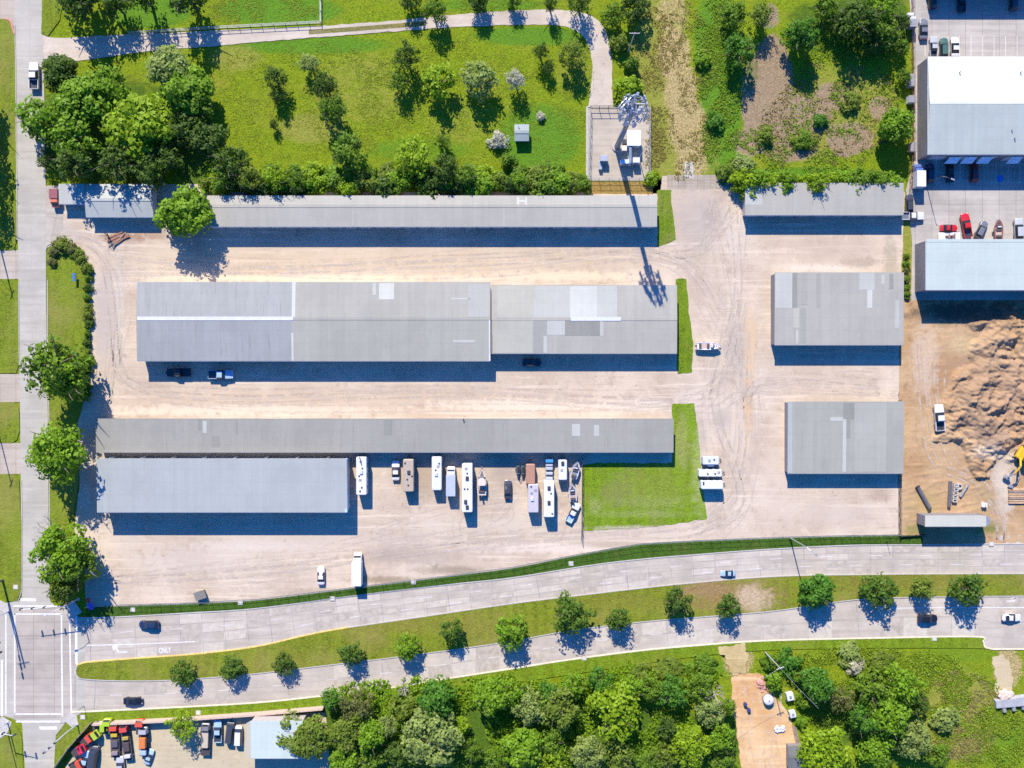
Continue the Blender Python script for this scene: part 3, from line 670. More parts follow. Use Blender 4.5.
# ------------------------------------------------------------------ buildings
WALLT = plain('tan_metal_wall',(0.38,0.34,0.30),.6,0,.1); WALLW = plain('off_white_metal_wall',(0.55,0.55,0.55),.6,0,.1)
WALLG = plain('grey_metal_wall',(0.20,0.185,0.18),.65,0,.15); BLUEW = plain('pale_blue_metal',(0.35,0.50,0.60),.5,0,.08); DOORM = plain('roll_up_door',(0.50,0.50,0.49),.5,0,.1)
def shed(name, label, rect, h, roof, wall, ridge=None, rise=.5, over=.25, cat='building', ridge_mat=None, mono=0.0, doors=0, low=False, open_front=False, group=None):
    """rect = roof outline in the picture; h = eave height"""
    x0,y0=W(rect[0],rect[3],h); x1,y1=W(rect[2],rect[1],h); cx,cy=(x0+x1)/2,(y0+y1)/2
    t=thing(name,label,cat,(cx,cy,0),0,group)
    a,b,c,d=x0-cx,x1-cx,y0-cy,y1-cy
    w=MB(); w.box(a+over,b-over,c+over,d-over,0,h-.12-(mono if mono else 0)*0)
    if ridge is not None:
        ry=W(512,ridge,h+rise)[1]-cy
        w.add([(a+over,c+over,h-.12),(a+over,d-over,h-.12),(a+over,ry,h+rise-.14),(b-over,c+over,h-.12),(b-over,d-over,h-.12),(b-over,ry,h+rise-.14)],[(0,2,1),(3,4,5)])
    w.build('wall',wall,t)
    r=MB(); th=.1
    if ridge is not None:
        for ya,yb,za,zb in ((c,ry,h,h+rise),(ry,d,h+rise,h)):
            r.add([(a,ya,za-th),(b,ya,za-th),(b,yb,zb-th),(a,yb,zb-th),(a,ya,za),(b,ya,za),(b,yb,zb),(a,yb,zb)],[(3,2,1,0),(4,5,6,7),(0,1,5,4),(1,2,6,5),(2,3,7,6),(3,0,4,7)])
    else:
        r.add([(a,c,h-th),(b,c,h-th),(b,d,h+mono-th),(a,d,h+mono-th),(a,c,h),(b,c,h),(b,d,h+mono),(a,d,h+mono)],[(3,2,1,0),(4,5,6,7),(0,1,5,4),(1,2,6,5),(2,3,7,6),(3,0,4,7)])
    ro=r.build('roof',roof,t)
    if ridge is not None:
        k=MB(); k.box(a,b,ry-.35,ry+.35,h+rise-.03,h+rise+.05); k.build('ridge_cap',ridge_mat or roof,ro)
    g=MB(); g.box(a,b,c-.10,c-.005,h-.22,h-.02); g.build('gutter',STEEL,t)
    for i in range(doors):
        x=a+over+(i+.5)*(b-a-2*over)/doors; q=MB(); q.box(x-1.4,x+1.4,c+over-.05,c+over-.003,.02,min(3.0,h-.6)); q.build('door',DOORM,t)
    t['_h']=h
    info=dict(t=t,cx=cx,cy=cy,a=a,b=b,c=c,d=d,h=h,ry=(ry if ridge is not None else None),rise=rise,mono=mono,roof=ro)
    return info
def patch(s, rect, mat, name='roof_sheet', lift=.02):
    """a replaced sheet lying on the roof slope, given where it is seen in the picture"""
    def z_at(y):
        if s['ry'] is None: return s['h']+s['mono']*(y-s['c'])/(s['d']-s['c'])
        return s['h']+s['rise']*((y-s['c'])/(s['ry']-s['c']) if y<s['ry'] else (s['d']-y)/(s['d']-s['ry']))
    h=s['h']+s['rise']*.5 if s['ry'] is not None else s['h']
    x0,y0=W(rect[0],rect[3],h); x1,y1=W(rect[2],rect[1],h); x0-=s['cx'];x1-=s['cx'];y0-=s['cy'];y1-=s['cy']
    x0=max(x0,s['a']+.03); x1=min(x1,s['b']-.03); y0=max(y0,s['c']+.03); y1=min(y1,s['d']-.03)
    if s['ry'] is not None:
        if (y0+y1)/2<s['ry']: y1=min(y1,s['ry']-.37)
        else: y0=max(y0,s['ry']+.37)
    m=MB(); v=[(x0,y0,z_at(y0)+lift),(x1,y0,z_at(y0)+lift),(x1,y1,z_at(y1)+lift),(x0,y1,z_at(y1)+lift)]
    m.add(v+[(x,y,z-lift*.8) for x,y,z in v],[(0,1,2,3),(0,4,5,1),(1,5,6,2),(2,6,7,3),(3,7,4,0)])
    return m.build(name,mat,s['roof'])
GREY1=roof_mat('aged_grey_roof',(0.355,0.35,0.347),.9,.05,.10); GREY2=roof_mat('warm_grey_roof',(0.385,0.375,0.368),.9,.05,.1,seed=11)
GREYD=roof_mat('old_dull_roof',(0.315,0.31,0.31),.9,.04,.12,seed=5); BLUEG=roof_mat('blue_grey_roof',(0.305,0.32,0.36),.9,.06,.2,seed=3)
BLUEL=roof_mat('pale_blue_grey_roof',(0.365,0.395,0.44),1.0,.04,.04,seed=7); WHITER=roof_mat('white_roof',(0.64,0.67,0.69),1.0,.02,.02,seed=2)
SKYR=roof_mat('sky_blue_grey_roof',(0.385,0.435,0.48),.8,.05,.05,seed=4); PATCHL=roof_mat('new_zinc_sheet',(0.45,0.46,0.475),.9,.04,.05); PATCHW=roof_mat('bright_zinc_sheet',(0.53,0.54,0.56),.9,.03,.03)
PATCHD=roof_mat('dull_zinc_sheet',(0.265,0.265,0.265),.9,.05,.1); PATCHC=roof_mat('cream_zinc_sheet',(0.42,0.415,0.395),.9,.04,.06); CAPW=plain('white_ridge_flashing',(0.50,0.505,0.52),.5,0,.08)

s=shed('storage_shed','long narrow storage shed with plain pale roof beneath the northern tree line',(206,195.5,657,226.5),3.9,GREY2,WALLT,ridge=206,rise=.3,doors=30)
patch(s,(352,207,354,226),PATCHC); patch(s,(503,208,505,226),PATCHC)
for r in ((517,197,519,205),(525,197,527,205),(519.1,200.2,524.9,202)): patch(s,r,PATCHW,lift=.03)
s=shed('storage_shed','wide storage shed with ridged roof half blue grey, half pale grey',(137,282,490.5,361),4.4,GREY1,WALLW,ridge=318.5,rise=.5,doors=22)
patch(s,(130,280,293.5,318),roof_mat('blue_grey_sheets',(0.335,0.345,0.375),.9,.06,.2,seed=9)); patch(s,(130,319,291,362),BLUEG)
patch(s,(292,282,295.5,318),PATCHW,lift=.04); patch(s,(291.5,333,293.5,361),PATCHW,lift=.04); patch(s,(379,283,394,299.5),PATCHW,lift=.03); patch(s,(372.5,283,376,295),PATCHL,lift=.03); patch(s,(137.5,317,291,320.5),CAPW,'ridge_flashing',.09)
patch(s,(451,298,470,299.5),PATCHL); patch(s,(453,340,475,342.5),PATCHL); patch(s,(468,284,489,317),roof_mat('pale_end_sheets',(0.38,0.385,0.40),.9,.04,.05)); patch(s,(489,281,491,362),CAPW,'rake_trim',.05)
k=MB(); k.box(s['a']-.02,s['a']+.25,s['c'],s['d'],s['h']-.3,s['h']+.02); k.build('rake_trim',CAPW,s['t'])
rr=MB(); x,y=W(137,318.3,5); x2,_=W(293,318.3,5); rr.box(x-s['cx'],x2-s['cx'],s['ry']-.45,s['ry']+.45,s['h']+s['rise']+.03,s['h']+s['rise']+.09); rr.build('ridge_flashing',CAPW,s['roof'])
s=shed('storage_shed','ridged storage shed with many patched bright and dull roof sheets',(491.5,285,677,353.5),3.75,GREY2,WALLT,ridge=319,rise=.4,doors=12)
for r,m in (((570,286,597,318),PATCHW),((597,286,617,318),PATCHL),((535,286,570,318),roof_mat('light_sheet',(0.43,0.435,0.445),.9,.03,.05)),((497,286,535,318),PATCHC),((534,299,570,318),PATCHL),
            ((493,320,533,353),PATCHC),((547,320,565,335),PATCHL),((565,320,600,335.5),PATCHD),((543.5,336,547,353),PATCHL),((600,320,603.5,336),PATCHL),((492,335,504,353),PATCHD),((533,320,547,353),roof_mat('mid_sheet',(0.32,0.32,0.325),.9,.05,.05)),((588,320,590,336),PATCHL)): patch(s,r,m,lift=.02+.002*(r[0]%7))
rr=MB(); x,y=W(571,319,4.5); x2,_=W(621,319,4.5); rr.box(x-s['cx'],x2-s['cx'],s['ry']-.45,s['ry']+.45,s['h']+s['rise']+.03,s['h']+s['rise']+.09); rr.build('ridge_flashing',CAPW,s['roof'])
s=shed('storage_shed','longest narrow shed with dull grey roof, behind the parked caravans',(96,418.5,673.5,452.3),3.5,GREYD,WALLT,mono=.25,doors=40)
for r,m in (((203,421,207,433),PATCHL),((198,419,202,430),PATCHD),((384,420,392,435),PATCHD),((212,436,220,447),PATCHD),((594,425,599,436),PATCHL),((572,424,580,436),PATCHL),((236,421,238,434),PATCHD)): patch(s,r,m)
q=MB(); x,y=W(463.5,419.5,3.7); q.cyl((x-s['cx'],y-s['cy'],s['h']+.2),(x-s['cx'],y-s['cy'],s['h']+.9),.16); q.build('vent_pipe',DARKST,s['roof'])
s=shed('storage_shed','deep shed with smooth pale blue grey roof at the yard corner',(97,458.5,347,512.3),5.6,BLUEL,WALLW,mono=.3,doors=0)
k=MB(); k.box(s['b']-.55,s['b']+.06,s['c'],s['d'],s['h']-.9,s['h']+.02); k.build('rake_trim',BLUEW,s['t'])
for i in range(9):
    x=s['a']+3+i*7.6; q=MB(); q.box(x-.1,x+.1,s['d']+.02,s['d']+.22,0,s['h']-.2); q.build('post',STEEL,s['t'])
s=shed('storage_shed','short pale roofed shed under the bright hedge, eastern side',(745,183,903.5,215),3.7,GREY2,WALLT,mono=.25,doors=9)
patch(s,(745,184,762,205),PATCHL)
s=shed('storage_shed','squarish shed with flat pale roof and dark scattered sheets',(774.5,272.5,903.5,345),4.3,roof_mat('pale_square_roof',(0.375,0.365,0.36),.9,.04,.1,seed=21),WALLG,mono=.3,doors=8)
for r,m in (((775,273,792,308),PATCHL),((792,273,797,308),PATCHD),((797,273,807,305),roof_mat('mid_sheet',(0.34,0.335,0.33),.9,.06,.1)),((816,273,820,308),roof_mat('mid_sheet',(0.315,0.315,0.315),.9,.06,.1)),((859,273,874,290),PATCHL),((867,290,872,308),PATCHW),((889,274,893,289),PATCHD),((872,274,874,289),PATCHW),((895,300,899,328),PATCHL),((793,308,799,328),PATCHC),((796,330,798,344),PATCHL),((800,308,806,343),roof_mat('mid_sheet',(0.32,0.32,0.32),.9,.06,.1)),((881,275,884,284),PATCHL)): patch(s,r,m,lift=.02+.003*(r[0]%5))
s=shed('storage_shed','squarish shed with dull grey roof beside the excavation',(787.5,401.5,903.5,473.5),3.45,roof_mat('dull_square_roof',(0.335,0.335,0.33),.9,.04,.1,seed=31),WALLG,mono=.25,doors=8)
for r,m in (((843,403,854,419),PATCHD),((830,417,846,421),PATCHL),((842.5,420,846,472),PATCHL),((846,420,850,438),PATCHD),((854,403,886,472),roof_mat('paler_sheet',(0.375,0.375,0.375),.9,.04,.06)),((787,402,792,473),BLUEL)): patch(s,r,m,lift=.02+.003*(r[0]%5))
# house by the side road
s=shed('house','small gabled house with silvery roof shaded by the north west trees',(86,184,153.5,217),3.0,roof_mat('silver_house_roof',(0.40,0.43,0.46),.8,.05,.06,seed=8),WALLW,ridge=199.5,rise=.8,doors=0)
for i,x in enumerate((-5.5,-2.5,2,5)):
    q=MB(); q.box(x-.5,x+.5,s['c']+.19,s['c']+.248,1,2.1); wn=q.build('window',WHITE,s['t']); q=MB(); q.box(x-.42,x+.42,s['c']+.17,s['c']+.188,1.08,2.02); q.build('pane',GLASS,wn)
shed('annex','flat roofed annex in tree shade beside the gabled house',(59,184,85,204),2.7,roof_mat('annex_roof',(0.42,0.44,0.47),.8,.05,.08),WALLW,mono=.2)
# warehouses across the fence
def warehouse(name,label,rect,h,mats,ridge,rise,wall,doors=0,awn=0):
    s=shed(name,label,rect,h,mats[0],wall,ridge=ridge,rise=rise,over=.12)
    if mats[1]: patch(s,(rect[0]-9,ridge,rect[2]+9,rect[3]+3),mats[1],'roof_slope',.03)
    k=MB(); k.box(s['a']-.05,s['a']+.2,s['c'],s['d'],h-.35,h); k.build('rake_trim',CAPW,s['t'])
    for i in range(doors):
        x=s['a']+4+i*6.2; q=MB(); q.box(x-1.8,x+1.8,s['c']+.04,s['c']+.115,.03,4.2); q.build('door',DOORM,s['t'])
    for i in range(awn):
        x=s['a']+7.2+i*3.9+(3.5 if i>2 else 0); q=MB(); q.add([(x-1.9,s['c']-1.5,3.4),(x+1.1,s['c']-1.5,3.4),(x+1.9,s['c']-.11,4.4),(x-.9,s['c']-.11,4.4),(x-1.9,s['c']-1.5,3.33),(x+1.1,s['c']-1.5,3.33),(x+1.9,s['c']-.11,4.33),(x-.9,s['c']-.11,4.33)],[(0,1,2,3),(7,6,5,4),(0,4,5,1),(1,5,6,2),(2,6,7,3),(3,7,4,0)]); q.build('awning',plain('pale_blue_awning',(0.6,0.66,0.7),.6),s['t'])
    return s
s=warehouse('warehouse','tall warehouse with white ridged roof, lower slope pale blue',(928,56.5,1150,154.5),6.4,(WHITER,SKYR),102.5,.9,WALLG,10,4)
for x,y in ((960,72),(1012,130),(1015,138),(1021,72)):
    q=MB(); a,b=W(x,y,7); q.cyl((a-s['cx'],b-s['cy'],6.6),(a-s['cx'],b-s['cy'],7.4),.13); q.build('vent_pipe',STEEL,s['roof'])
s=warehouse('warehouse','tall warehouse with sky blue roof above the dark dug earth',(926,240,1150,290),6.7,(roof_mat('ice_blue_roof',(0.46,0.53,0.575),.9,.03,.03),None),240.6,.15,WALLG,0)
warehouse('warehouse','warehouse past the frame edge casting shade on the car park',(934,-90,1150,-21),6.4,(WHITER,SKYR),-55,.8,WALLG,6)
# site building by the road
s=shed('site_office','long thin pale roofed site building casting a black shadow on the verge',(925,515.5,986,526.5),5.0,roof_mat('site_office_roof',(0.52,0.52,0.50),1.2,.04,.08),WALLG,mono=.1,over=.05)
q=MB(); q.add([(s['b'],s['c'],4.9),(s['b']+1.0,s['c']+.7,4.9),(s['b']+1.0,s['d']-.7,4.9),(s['b'],s['d'],4.9),(s['b'],s['c'],.3),(s['b']+1.0,s['c']+.7,.3),(s['b']+1.0,s['d']-.7,.3),(s['b'],s['d'],.3)],[(0,1,2,3),(7,6,5,4),(0,4,5,1),(1,5,6,2),(2,6,7,3)]); q.build('porch',STEEL,s['t'])
# field hut, salvage building, small dark shed
s=shed('hut','little pale metal hut standing alone in the grass field',(514.3,124.3,529,140.5),2.2,roof_mat('hut_roof',(0.27,0.33,0.37),.8,.05,.05),WALLT,ridge=132,rise=.35)
q=MB(); q.cyl((-.3,.4,2.4),(-.9,1.5,2.7),.05); q.cyl((-.3,.4,2.4),(.4,.1,2.6),.05); q.build('roof_aerial',DARKST,s['t'])
s=shed('workshop','workshop with bright pale blue roof between salvage yard and wood',(251,720.5,303,758.5),5.2,roof_mat('workshop_roof',(0.50,0.58,0.63),.9,.04,.05),WALLT,mono=.3,over=.1)
q=MB(); q.add([(s['a']-1.6,s['c'],4.0),(s['a']-.01,s['c'],5.1),(s['a']-.01,s['d'],5.3),(s['a']-1.6,s['d']-1.2,4.0),(s['a']-1.6,s['c'],3.9),(s['a']-.01,s['c'],5.0),(s['a']-.01,s['d'],5.2),(s['a']-1.6,s['d']-1.2,3.9)],[(0,1,2,3),(7,6,5,4),(0,4,5,1),(1,5,6,2),(2,6,7,3),(3,7,4,0)]); q.build('lean_to',roof_mat('tan_lean_to',(0.46,0.44,0.41),.9,.04,.05),s['t'])
shed('shed','small dark grey shed at the foot of the orange dirt lane',(788,746,805,770),2.6,roof_mat('slate_grey_roof',(0.16,0.17,0.19),.6,.1,.1),WALLG,ridge=757,rise=.4)

# ------------------------------------------------------------------ telecom compound
x,y=W(617,147)
t=thing('cell_tower','tall dark telecom mast topped by a dense cluster of pale antennas','tower',(x,y,0))
m=MB(); m.cyl((0,0,0),(0,0,17),.75,.58,14); m.cyl((0,0,17),(0,0,36),.58,.40,14); m.build('mast',plain('mast_steel',(0.17,0.20,0.24),.5,.3),t,True)
m=MB(); m.cyl((0,0,0.0),(0,0,.5),1.3,1.2,14); m.build('footing',CONC,t)
rnd=random.Random(4)
PALE=plain('pale_antenna',(0.30,0.35,0.43),.5,0,.08)
for z,rad in ((29.2,2.6),(31.6,3.0),(34.0,2.6),(36.2,1.8)):
    m=MB()
    for k in range(12):
        a=k*math.pi/6; b=a+math.pi/6
        m.cyl((rad*math.cos(a),rad*math.sin(a),z),(rad*math.cos(b),rad*math.sin(b),z),.07,n=5)
        if k%3==0: m.cyl((0,0,z),(rad*math.cos(a),rad*math.sin(a),z),.09,n=5)
    m.build('platform',STEEL,t)
    for k in range(9):
        a=k*2*math.pi/9+rnd.uniform(-.15,.15); rr=rad+rnd.uniform(-.15,.4); p=Vector((rr*math.cos(a),rr*math.sin(a),z)); mm=MB(); hw=.28
        mm.rbox(-.14,.14,-hw,hw,-1.15,1.15,.06,.05); o=mm.build('antenna',PALE,t); o.location=p; o.rotation_euler=(0,R(rnd.uniform(-14,6)),a)
        if k%2: mm=MB(); mm.rbox(-.3,.3,-.22,.22,-.4,.4,.05,.05); o=mm.build('radio_unit',GREYP if k%4==1 else PALE,t); o.location=p*.78+Vector((0,0,z*.22-.3)); o.rotation_euler.z=a
m=MB()
for k in range(5): m.cyl((rnd.uniform(-1,1),rnd.uniform(-1,1),36),(rnd.uniform(-1.2,1.2),rnd.uniform(-1.2,1.2),39),.05,n=5)
m.build('whip_aerial',PALE,t)
x,y=W(634,138,2.9); t=thing('equipment_shelter','white roofed equipment shelter inside the mast compound','cabin',(x,y,0))
m=MB(); m.rbox(-1.55,1.55,-1.75,1.75,.1,2.9,.06,.05); m.build('wall',WALLW,t); m=MB(); m.rbox(-1.65,1.65,-1.9,1.9,2.903,3.05,.08,.04); m.build('roof',WHITE,t); m=MB(); m.box(-.5,.5,-1.8,-1.755,.15,2.2); m.build('door',STEEL,t)
for px,py,w,d,h,lab,mt in ((604,158,1.9,1.5,2.2,'pale metal cabinet at the compound corner nearest the lane',STEEL),(624.5,148,1.2,1.3,1.7,'cream cabinet tucked between mast foot and white shelter',OFFWH),(624.5,141.5,.9,1.2,1.6,'dark cabinet tucked between mast foot and white shelter',DARKST),(626,161.5,2.6,1.0,2.4,'ice coloured cabinet under the mast in compound shade',plain('ice_cabinet',(.5,.6,.66),.5)),(636.5,160,1.7,1.3,2.3,'pale square cabinet south of the white shelter',WALLW),(600.5,165,.8,2.2,1.2,'narrow grey rack at the compound west side',STEEL)):
    x,y=W(px,py,h); t=thing('equipment_cabinet',lab,'cabinet',(x,y,0)); m=MB(); m.rbox(-w/2,w/2,-d/2,d/2,.1,h,.05,.05); m.build('body',mt,t); m=MB(); m.box(-w/2-.08,w/2+.08,-d/2-.08,d/2+.08,0,.1); m.build('plinth',CONC,t); m=MB(); m.box(-w*.3,w*.3,-d/2-.03,-d/2-.002,.3,h-.25); m.build('door',STEEL,t)
m=MB(); x,y=W(631,159); 
t=thing('cable_bridge','blue grey cable bridge leading from mast to cabinets','cable bridge',(*W(629,155),0)); m.box(-.3,.3,-2.6,2.6,2.6,2.72); m.build('tray',plain('blue_tray',(.14,.2,.27),.5),t)
for yy in (-2.4,2.4): m=MB(); m.box(-.06,.06,yy-.06,yy+.06,0,2.6); m.build('leg',STEEL,t)

# ------------------------------------------------------------------ fences
def fence(name,label,pts_px,h,mat_,post=2.6,rail=.03,solid=None,cat='fence',wires=True,pr=.05):
    P=[Vector((*W(*p),0)) for p in pts_px]; c=P[0].copy(); t=thing(name,label,cat,c)
    P=[p-c for p in P]; panel=MB(); nposts=0
    total=sum((b-a).length for a,b in zip(P,P[1:])); post=max(post,total/95)
    for a,b in zip(P,P[1:]):
        L=(b-a).length; k=max(1,round(L/post)); d=(b-a).normalized()
        if solid:
            q=Vector((-d.y,d.x,0))*solid/2
            panel.add([a-q,a+q,b+q,b-q]+[v+Vector((0,0,h)) for v in (a-q,a+q,b+q,b-q)],[(3,2,1,0),(4,5,6,7),(0,1,5,4),(1,2,6,5),(2,3,7,6),(3,0,4,7)])
        else:
            for z in (.08,h*.5,h): panel.cyl(a+Vector((0,0,z)),b+Vector((0,0,z)),rail,n=4)
            if wires:
                n=int(L/.45)
                for i in range(n): p=a+(b-a)*(i/n); panel.cyl(p+Vector((0,0,.08)),p+Vector((0,0,h)),.012,n=3,cap=False)
        for i in range(k+(1 if b is P[-1] else 0)):
            p=a+(b-a)*(i/k); m=MB()
            if solid: m.box(-.13,.13,-.13,.13,0,h+.12)
            else: m.cyl((0,0,0),(0,0,h+.08),pr,n=6)
            o=m.build('post',mat_,t); o.location=p
    panel.build('panel',mat_,t); return t
fence('chain_link_fence','chain link fence between gravel yard and the green road verge',[(120,604.5),(190,602.5),(256,599),(350,587.5),(446,575.5),(512,567),(575,554.5),(640,543.3),(700,540),(768,537.2),(840,535.2),(898,534.5)],2.0,STEEL)
fence('chain_link_fence','chain link fence between the square sheds and the dug earth',[(898.5,534),(898.5,480),(898.5,400)],2.0,DARKST,pr=.07,rail=.045)
fence('chain_link_fence','straight fence parting parked trailers from the mown grass lot',[(582.3,458),(582,500),(581.5,540)],1.8,DARKST,pr=.06,rail=.05)
fence('compound_fence','steel fence on three sides of the telecom compound',[(590,109),(588.6,180),(649,180),(649,108)],2.4,STEEL,pr=.06,rail=.04)
fence('compound_gate','barred steel gate closing the telecom compound to the lane',[(590,108.5),(635,108.5)],2.3,DARKST,post=2.2,rail=.07,wires=False,cat='gate',pr=.08)
fence('field_fence','pale rail fence along the north side of the farm lane',[(130,34),(205,29),(262,26),(321,23),(321,-10)],1.4,plain('pale_rail',(.5,.47,.42),.8),post=3,rail=.06,wires=False,pr=.08)
BRICKW=plain('tan_masonry',(0.46,0.34,0.26),.85,0,.12,2)
fence('boundary_wall','tan masonry wall between the south verge and salvage yard',[(96,722),(170,718.5),(256,712.5),(324,706.5)],2.1,BRICKW,post=6,solid=.5,cat='wall')
fence('timber_fence','slanting weathered fence between junction corner and salvage yard',[(92,722.5),(71,746),(54,770),(40,790)],2.1,plain('mossy_timber',(0.17,0.17,0.11),.9,0,.25,3),post=2.4,solid=.22)
fence('industrial_fence','rusty fence beside the tall warehouses and scrub field',[(911,-20),(911.5,60),(911.5,150),(909,190)],2.0,RUST,pr=.07,rail=.05)
fence('excavation_fence','low dark silt fence at the verge beside the long site building',[(900,536),(924,534.5)],.9,DARKST,solid=.06,post=2)
# ------------------------------------------------------------------ vehicles
_cache={}
def cached(key, fn):
    if key not in _cache: _cache[key]=fn()
    return _cache[key]
def wheel_mesh(r=.33,w=.24):
    def f():
        m=MB(); m.cyl((0,-w/2,0),(0,w/2,0),r,n=14); return m.mesh('wheel')
    return cached(('wheel',r,w),f)
def hub_mesh(r=.2,w=.25):
    def f():
        m=MB(); m.cyl((0,-w/2,0),(0,w/2,0),r,n=10); return m.mesh('rim')
    return cached(('hub',r,w),f)
def wheels(t, xs, y, r=.33, w=.24, hubs=True):
    for x in xs:
        for s in (-1,1):
            o=link('wheel',wheel_mesh(r,w),TYRE,t,(x,s*y,r))
            if hubs: link('rim',hub_mesh(r*.6,w+.03),STEEL,o)
KINDS={ # stations: x, half width, z bottom, z waist, half width top, z top ; glass marks
 'sedan':dict(L=4.7,st=[(2.35,.62,.38,.60,.58,.64),(2.15,.82,.25,.68,.74,.74),(1.3,.91,.22,.86,.80,.92),(.85,.92,.22,.90,.78,.97),(.10,.92,.22,.92,.62,1.42),(-.85,.92,.22,.92,.62,1.43),(-1.60,.91,.25,.92,.74,1.04),(-2.10,.86,.28,.90,.74,.98),(-2.35,.70,.4,.80,.64,.86)],ws=3,rw=5,axle=1.42),
 'suv':dict(L=4.9,st=[(2.45,.66,.45,.75,.62,.82),(2.25,.86,.32,.88,.80,.95),(1.35,.95,.28,1.02,.84,1.10),(.95,.96,.28,1.04,.80,1.14),(.35,.96,.28,1.06,.66,1.70),(-1.75,.96,.28,1.06,.66,1.72),(-2.25,.94,.32,1.06,.74,1.2),(-2.45,.84,.45,.98,.72,1.05)],ws=3,rw=5,axle=1.5),
 'van':dict(L=5.4,st=[(2.7,.70,.45,.85,.66,.92),(2.5,.90,.32,1.0,.84,1.1),(2.0,.98,.28,1.15,.84,1.25),(1.25,.99,.28,1.2,.76,2.05),(-2.4,.99,.28,1.2,.78,2.1),(-2.68,.97,.32,1.2,.80,1.6),(-2.7,.95,.4,1.1,.80,1.4)],ws=2,rw=4,axle=1.75),
 'pickup':dict(L=5.7,st=[(2.85,.70,.5,.85,.66,.95),(2.65,.92,.36,1.0,.86,1.06),(1.55,.99,.34,1.10,.88,1.16),(1.1,.99,.34,1.12,.82,1.2),(.50,.99,.34,1.12,.68,1.82),(-.65,.99,.34,1.12,.68,1.84),(-.85,.99,.34,1.12,.80,1.2),(-.92,.98,.34,1.1,.82,1.15)],ws=3,rw=5,axle=1.75)}
def car_meshes(kind):
    def f():
        K=KINDS[kind]; st=K['st']; body=MB(); rf=MB(); wsm=MB(); rwm=MB(); sm=[MB(),MB()]
        rings=[[(x,-w*.9,zb),(x,-w,zb+.22),(x,-w,zw),(x,-wt,zt-.015),(x,-wt*.5,zt+.02),(x,0,zt+.03),(x,wt*.5,zt+.02),(x,wt,zt-.015),(x,w,zw),(x,w,zb+.22),(x,w*.9,zb)] for x,w,zb,zw,wt,zt in st]
        for k in range(len(rings)-1):
            for i in range(10):
                q=[rings[k][i],rings[k+1][i],rings[k+1][i+1],rings[k][i+1]]
                cab=K['ws']<=k<=K['rw']
                dest=body
                if i in (3,4,5,6) and k==K['ws']: dest=wsm
                elif i in (3,4,5,6) and k==K['rw']: dest=rwm
                elif i in (3,4,5,6) and K['ws']<k<K['rw']: dest=rf
                elif i==2 and cab: dest=sm[0]
                elif i==7 and cab: dest=sm[1]
                dest.add(q,[(0,1,2,3)])
            body.add([rings[k][0],rings[k][-1],rings[k+1][-1],rings[k+1][0]],[(0,1,2,3)])
        body.add(rings[0],[tuple(range(11))]); body.add(rings[-1],[tuple(range(11))[::-1]])
        hl=[]
        x,w,zb,zw,wt,zt=st[1]
        for s in (-1,1): m=MB(); m.rbox(x-.05,x+.14,s*w*.72-.16,s*w*.72+.16,zw-.16,zw+.04,.04,.03); hl.append(m.mesh('headlight'))
        x,w,zb,zw,wt,zt=st[-2]; tl=[]
        for s in (-1,1): m=MB(); m.rbox(st[-1][0]-.03,st[-1][0]+.16,s*w*.78-.12,s*w*.78+.12,zw-.2,zw+.02,.03,.03); tl.append(m.mesh('tail_light'))
        d=dict(roof=rf.mesh('roof',False,True),body=body.mesh('body',False,True),windscreen=wsm.mesh('windscreen'),rear_window=rwm.mesh('rear_window'),sw=[q.mesh('side_window') for q in sm],hl=hl,tl=tl)
        if kind=='pickup':
            b=MB(); b.box(-2.8,-.925,-.9,.9,.62,.7)
            b.box(-2.8,-.925,.88,.99,.5,1.14); b.box(-2.8,-.925,-.99,-.88,.5,1.14); b.box(-2.87,-2.803,-.97,.97,.5,1.14); d['bed']=b.mesh('bed')
            b=MB(); b.box(-2.78,-.945,-.87,.87,.704,.72); d['liner']=b.mesh('bed_liner')
        return d
    return cached(('car',kind),f)
def car(px,py,head,col,kind,label,cat,name='parked_car',L=None,group=None,bedcover=None):
    K=KINDS[kind]; M=car_meshes(kind); x,y=W(px,py,.8); t=thing(name,label,cat,(x,y,.04),head,group)
    if L: t.scale=(L/K['L'],)*3
    P=paint(col)
    link('body',M['body'],P,t); link('roof',M['roof'],P,t); link('windscreen',M['windscreen'],GLASS,t); link('rear_window',M['rear_window'],GLASS,t)
    for q in M['sw']: link('side_window',q,GLASS,t)
    for q in M['hl']: link('headlight',q,LAMPM,t)
    for q in M['tl']: link('tail_light',q,REDL,t)
    if kind=='pickup':
        b=link('bed',M['bed'],P,t)
        link('bed_liner',M['liner'],bedcover or DARKST,b)
    r=.36 if kind in('pickup','suv') else .33
    w=K['st'][3][1]
    wheels(t,(K['axle'],-K['axle']),w-.10,r)
    return t
C=dict(white=(.68,.68,.68),black=(.012,.013,.016),grey=(.16,.17,.19),silver=(.45,.46,.48),red=(.55,.018,.018),blue=(.03,.10,.24),navy=(.02,.035,.08),green=(.06,.14,.10),lime=(.36,.52,.02),tan=(.45,.38,.28),orange=(.55,.14,.04),ltblue=(.35,.50,.62),dgrey=(.05,.055,.065),maroon=(.22,.02,.02))
# side road and avenue
car(34.5,76,90,C['white'],'pickup','white pickup on the side road beside the overhanging trees','pickup','driven_pickup',L=6.6)
car(149,624.5,180,C['navy'],'suv','dark blue car on the upper carriageway near the junction','car','driven_car')
car(133,701,0,C['black'],'sedan','black car on the lower carriageway near the junction','car','driven_car')
car(728,573.5,180,C['ltblue'],'sedan','light blue car on the upper carriageway approaching along the curve','car','driven_car',L=3.7)
car(1011.5,617.5,0,C['white'],'sedan','white car on the lower carriageway by the turn arrow','car','driven_car')
car(927.5,618.5,0,C['black'],'suv','dark car half hidden in the shade of a median tree','car','driven_car')
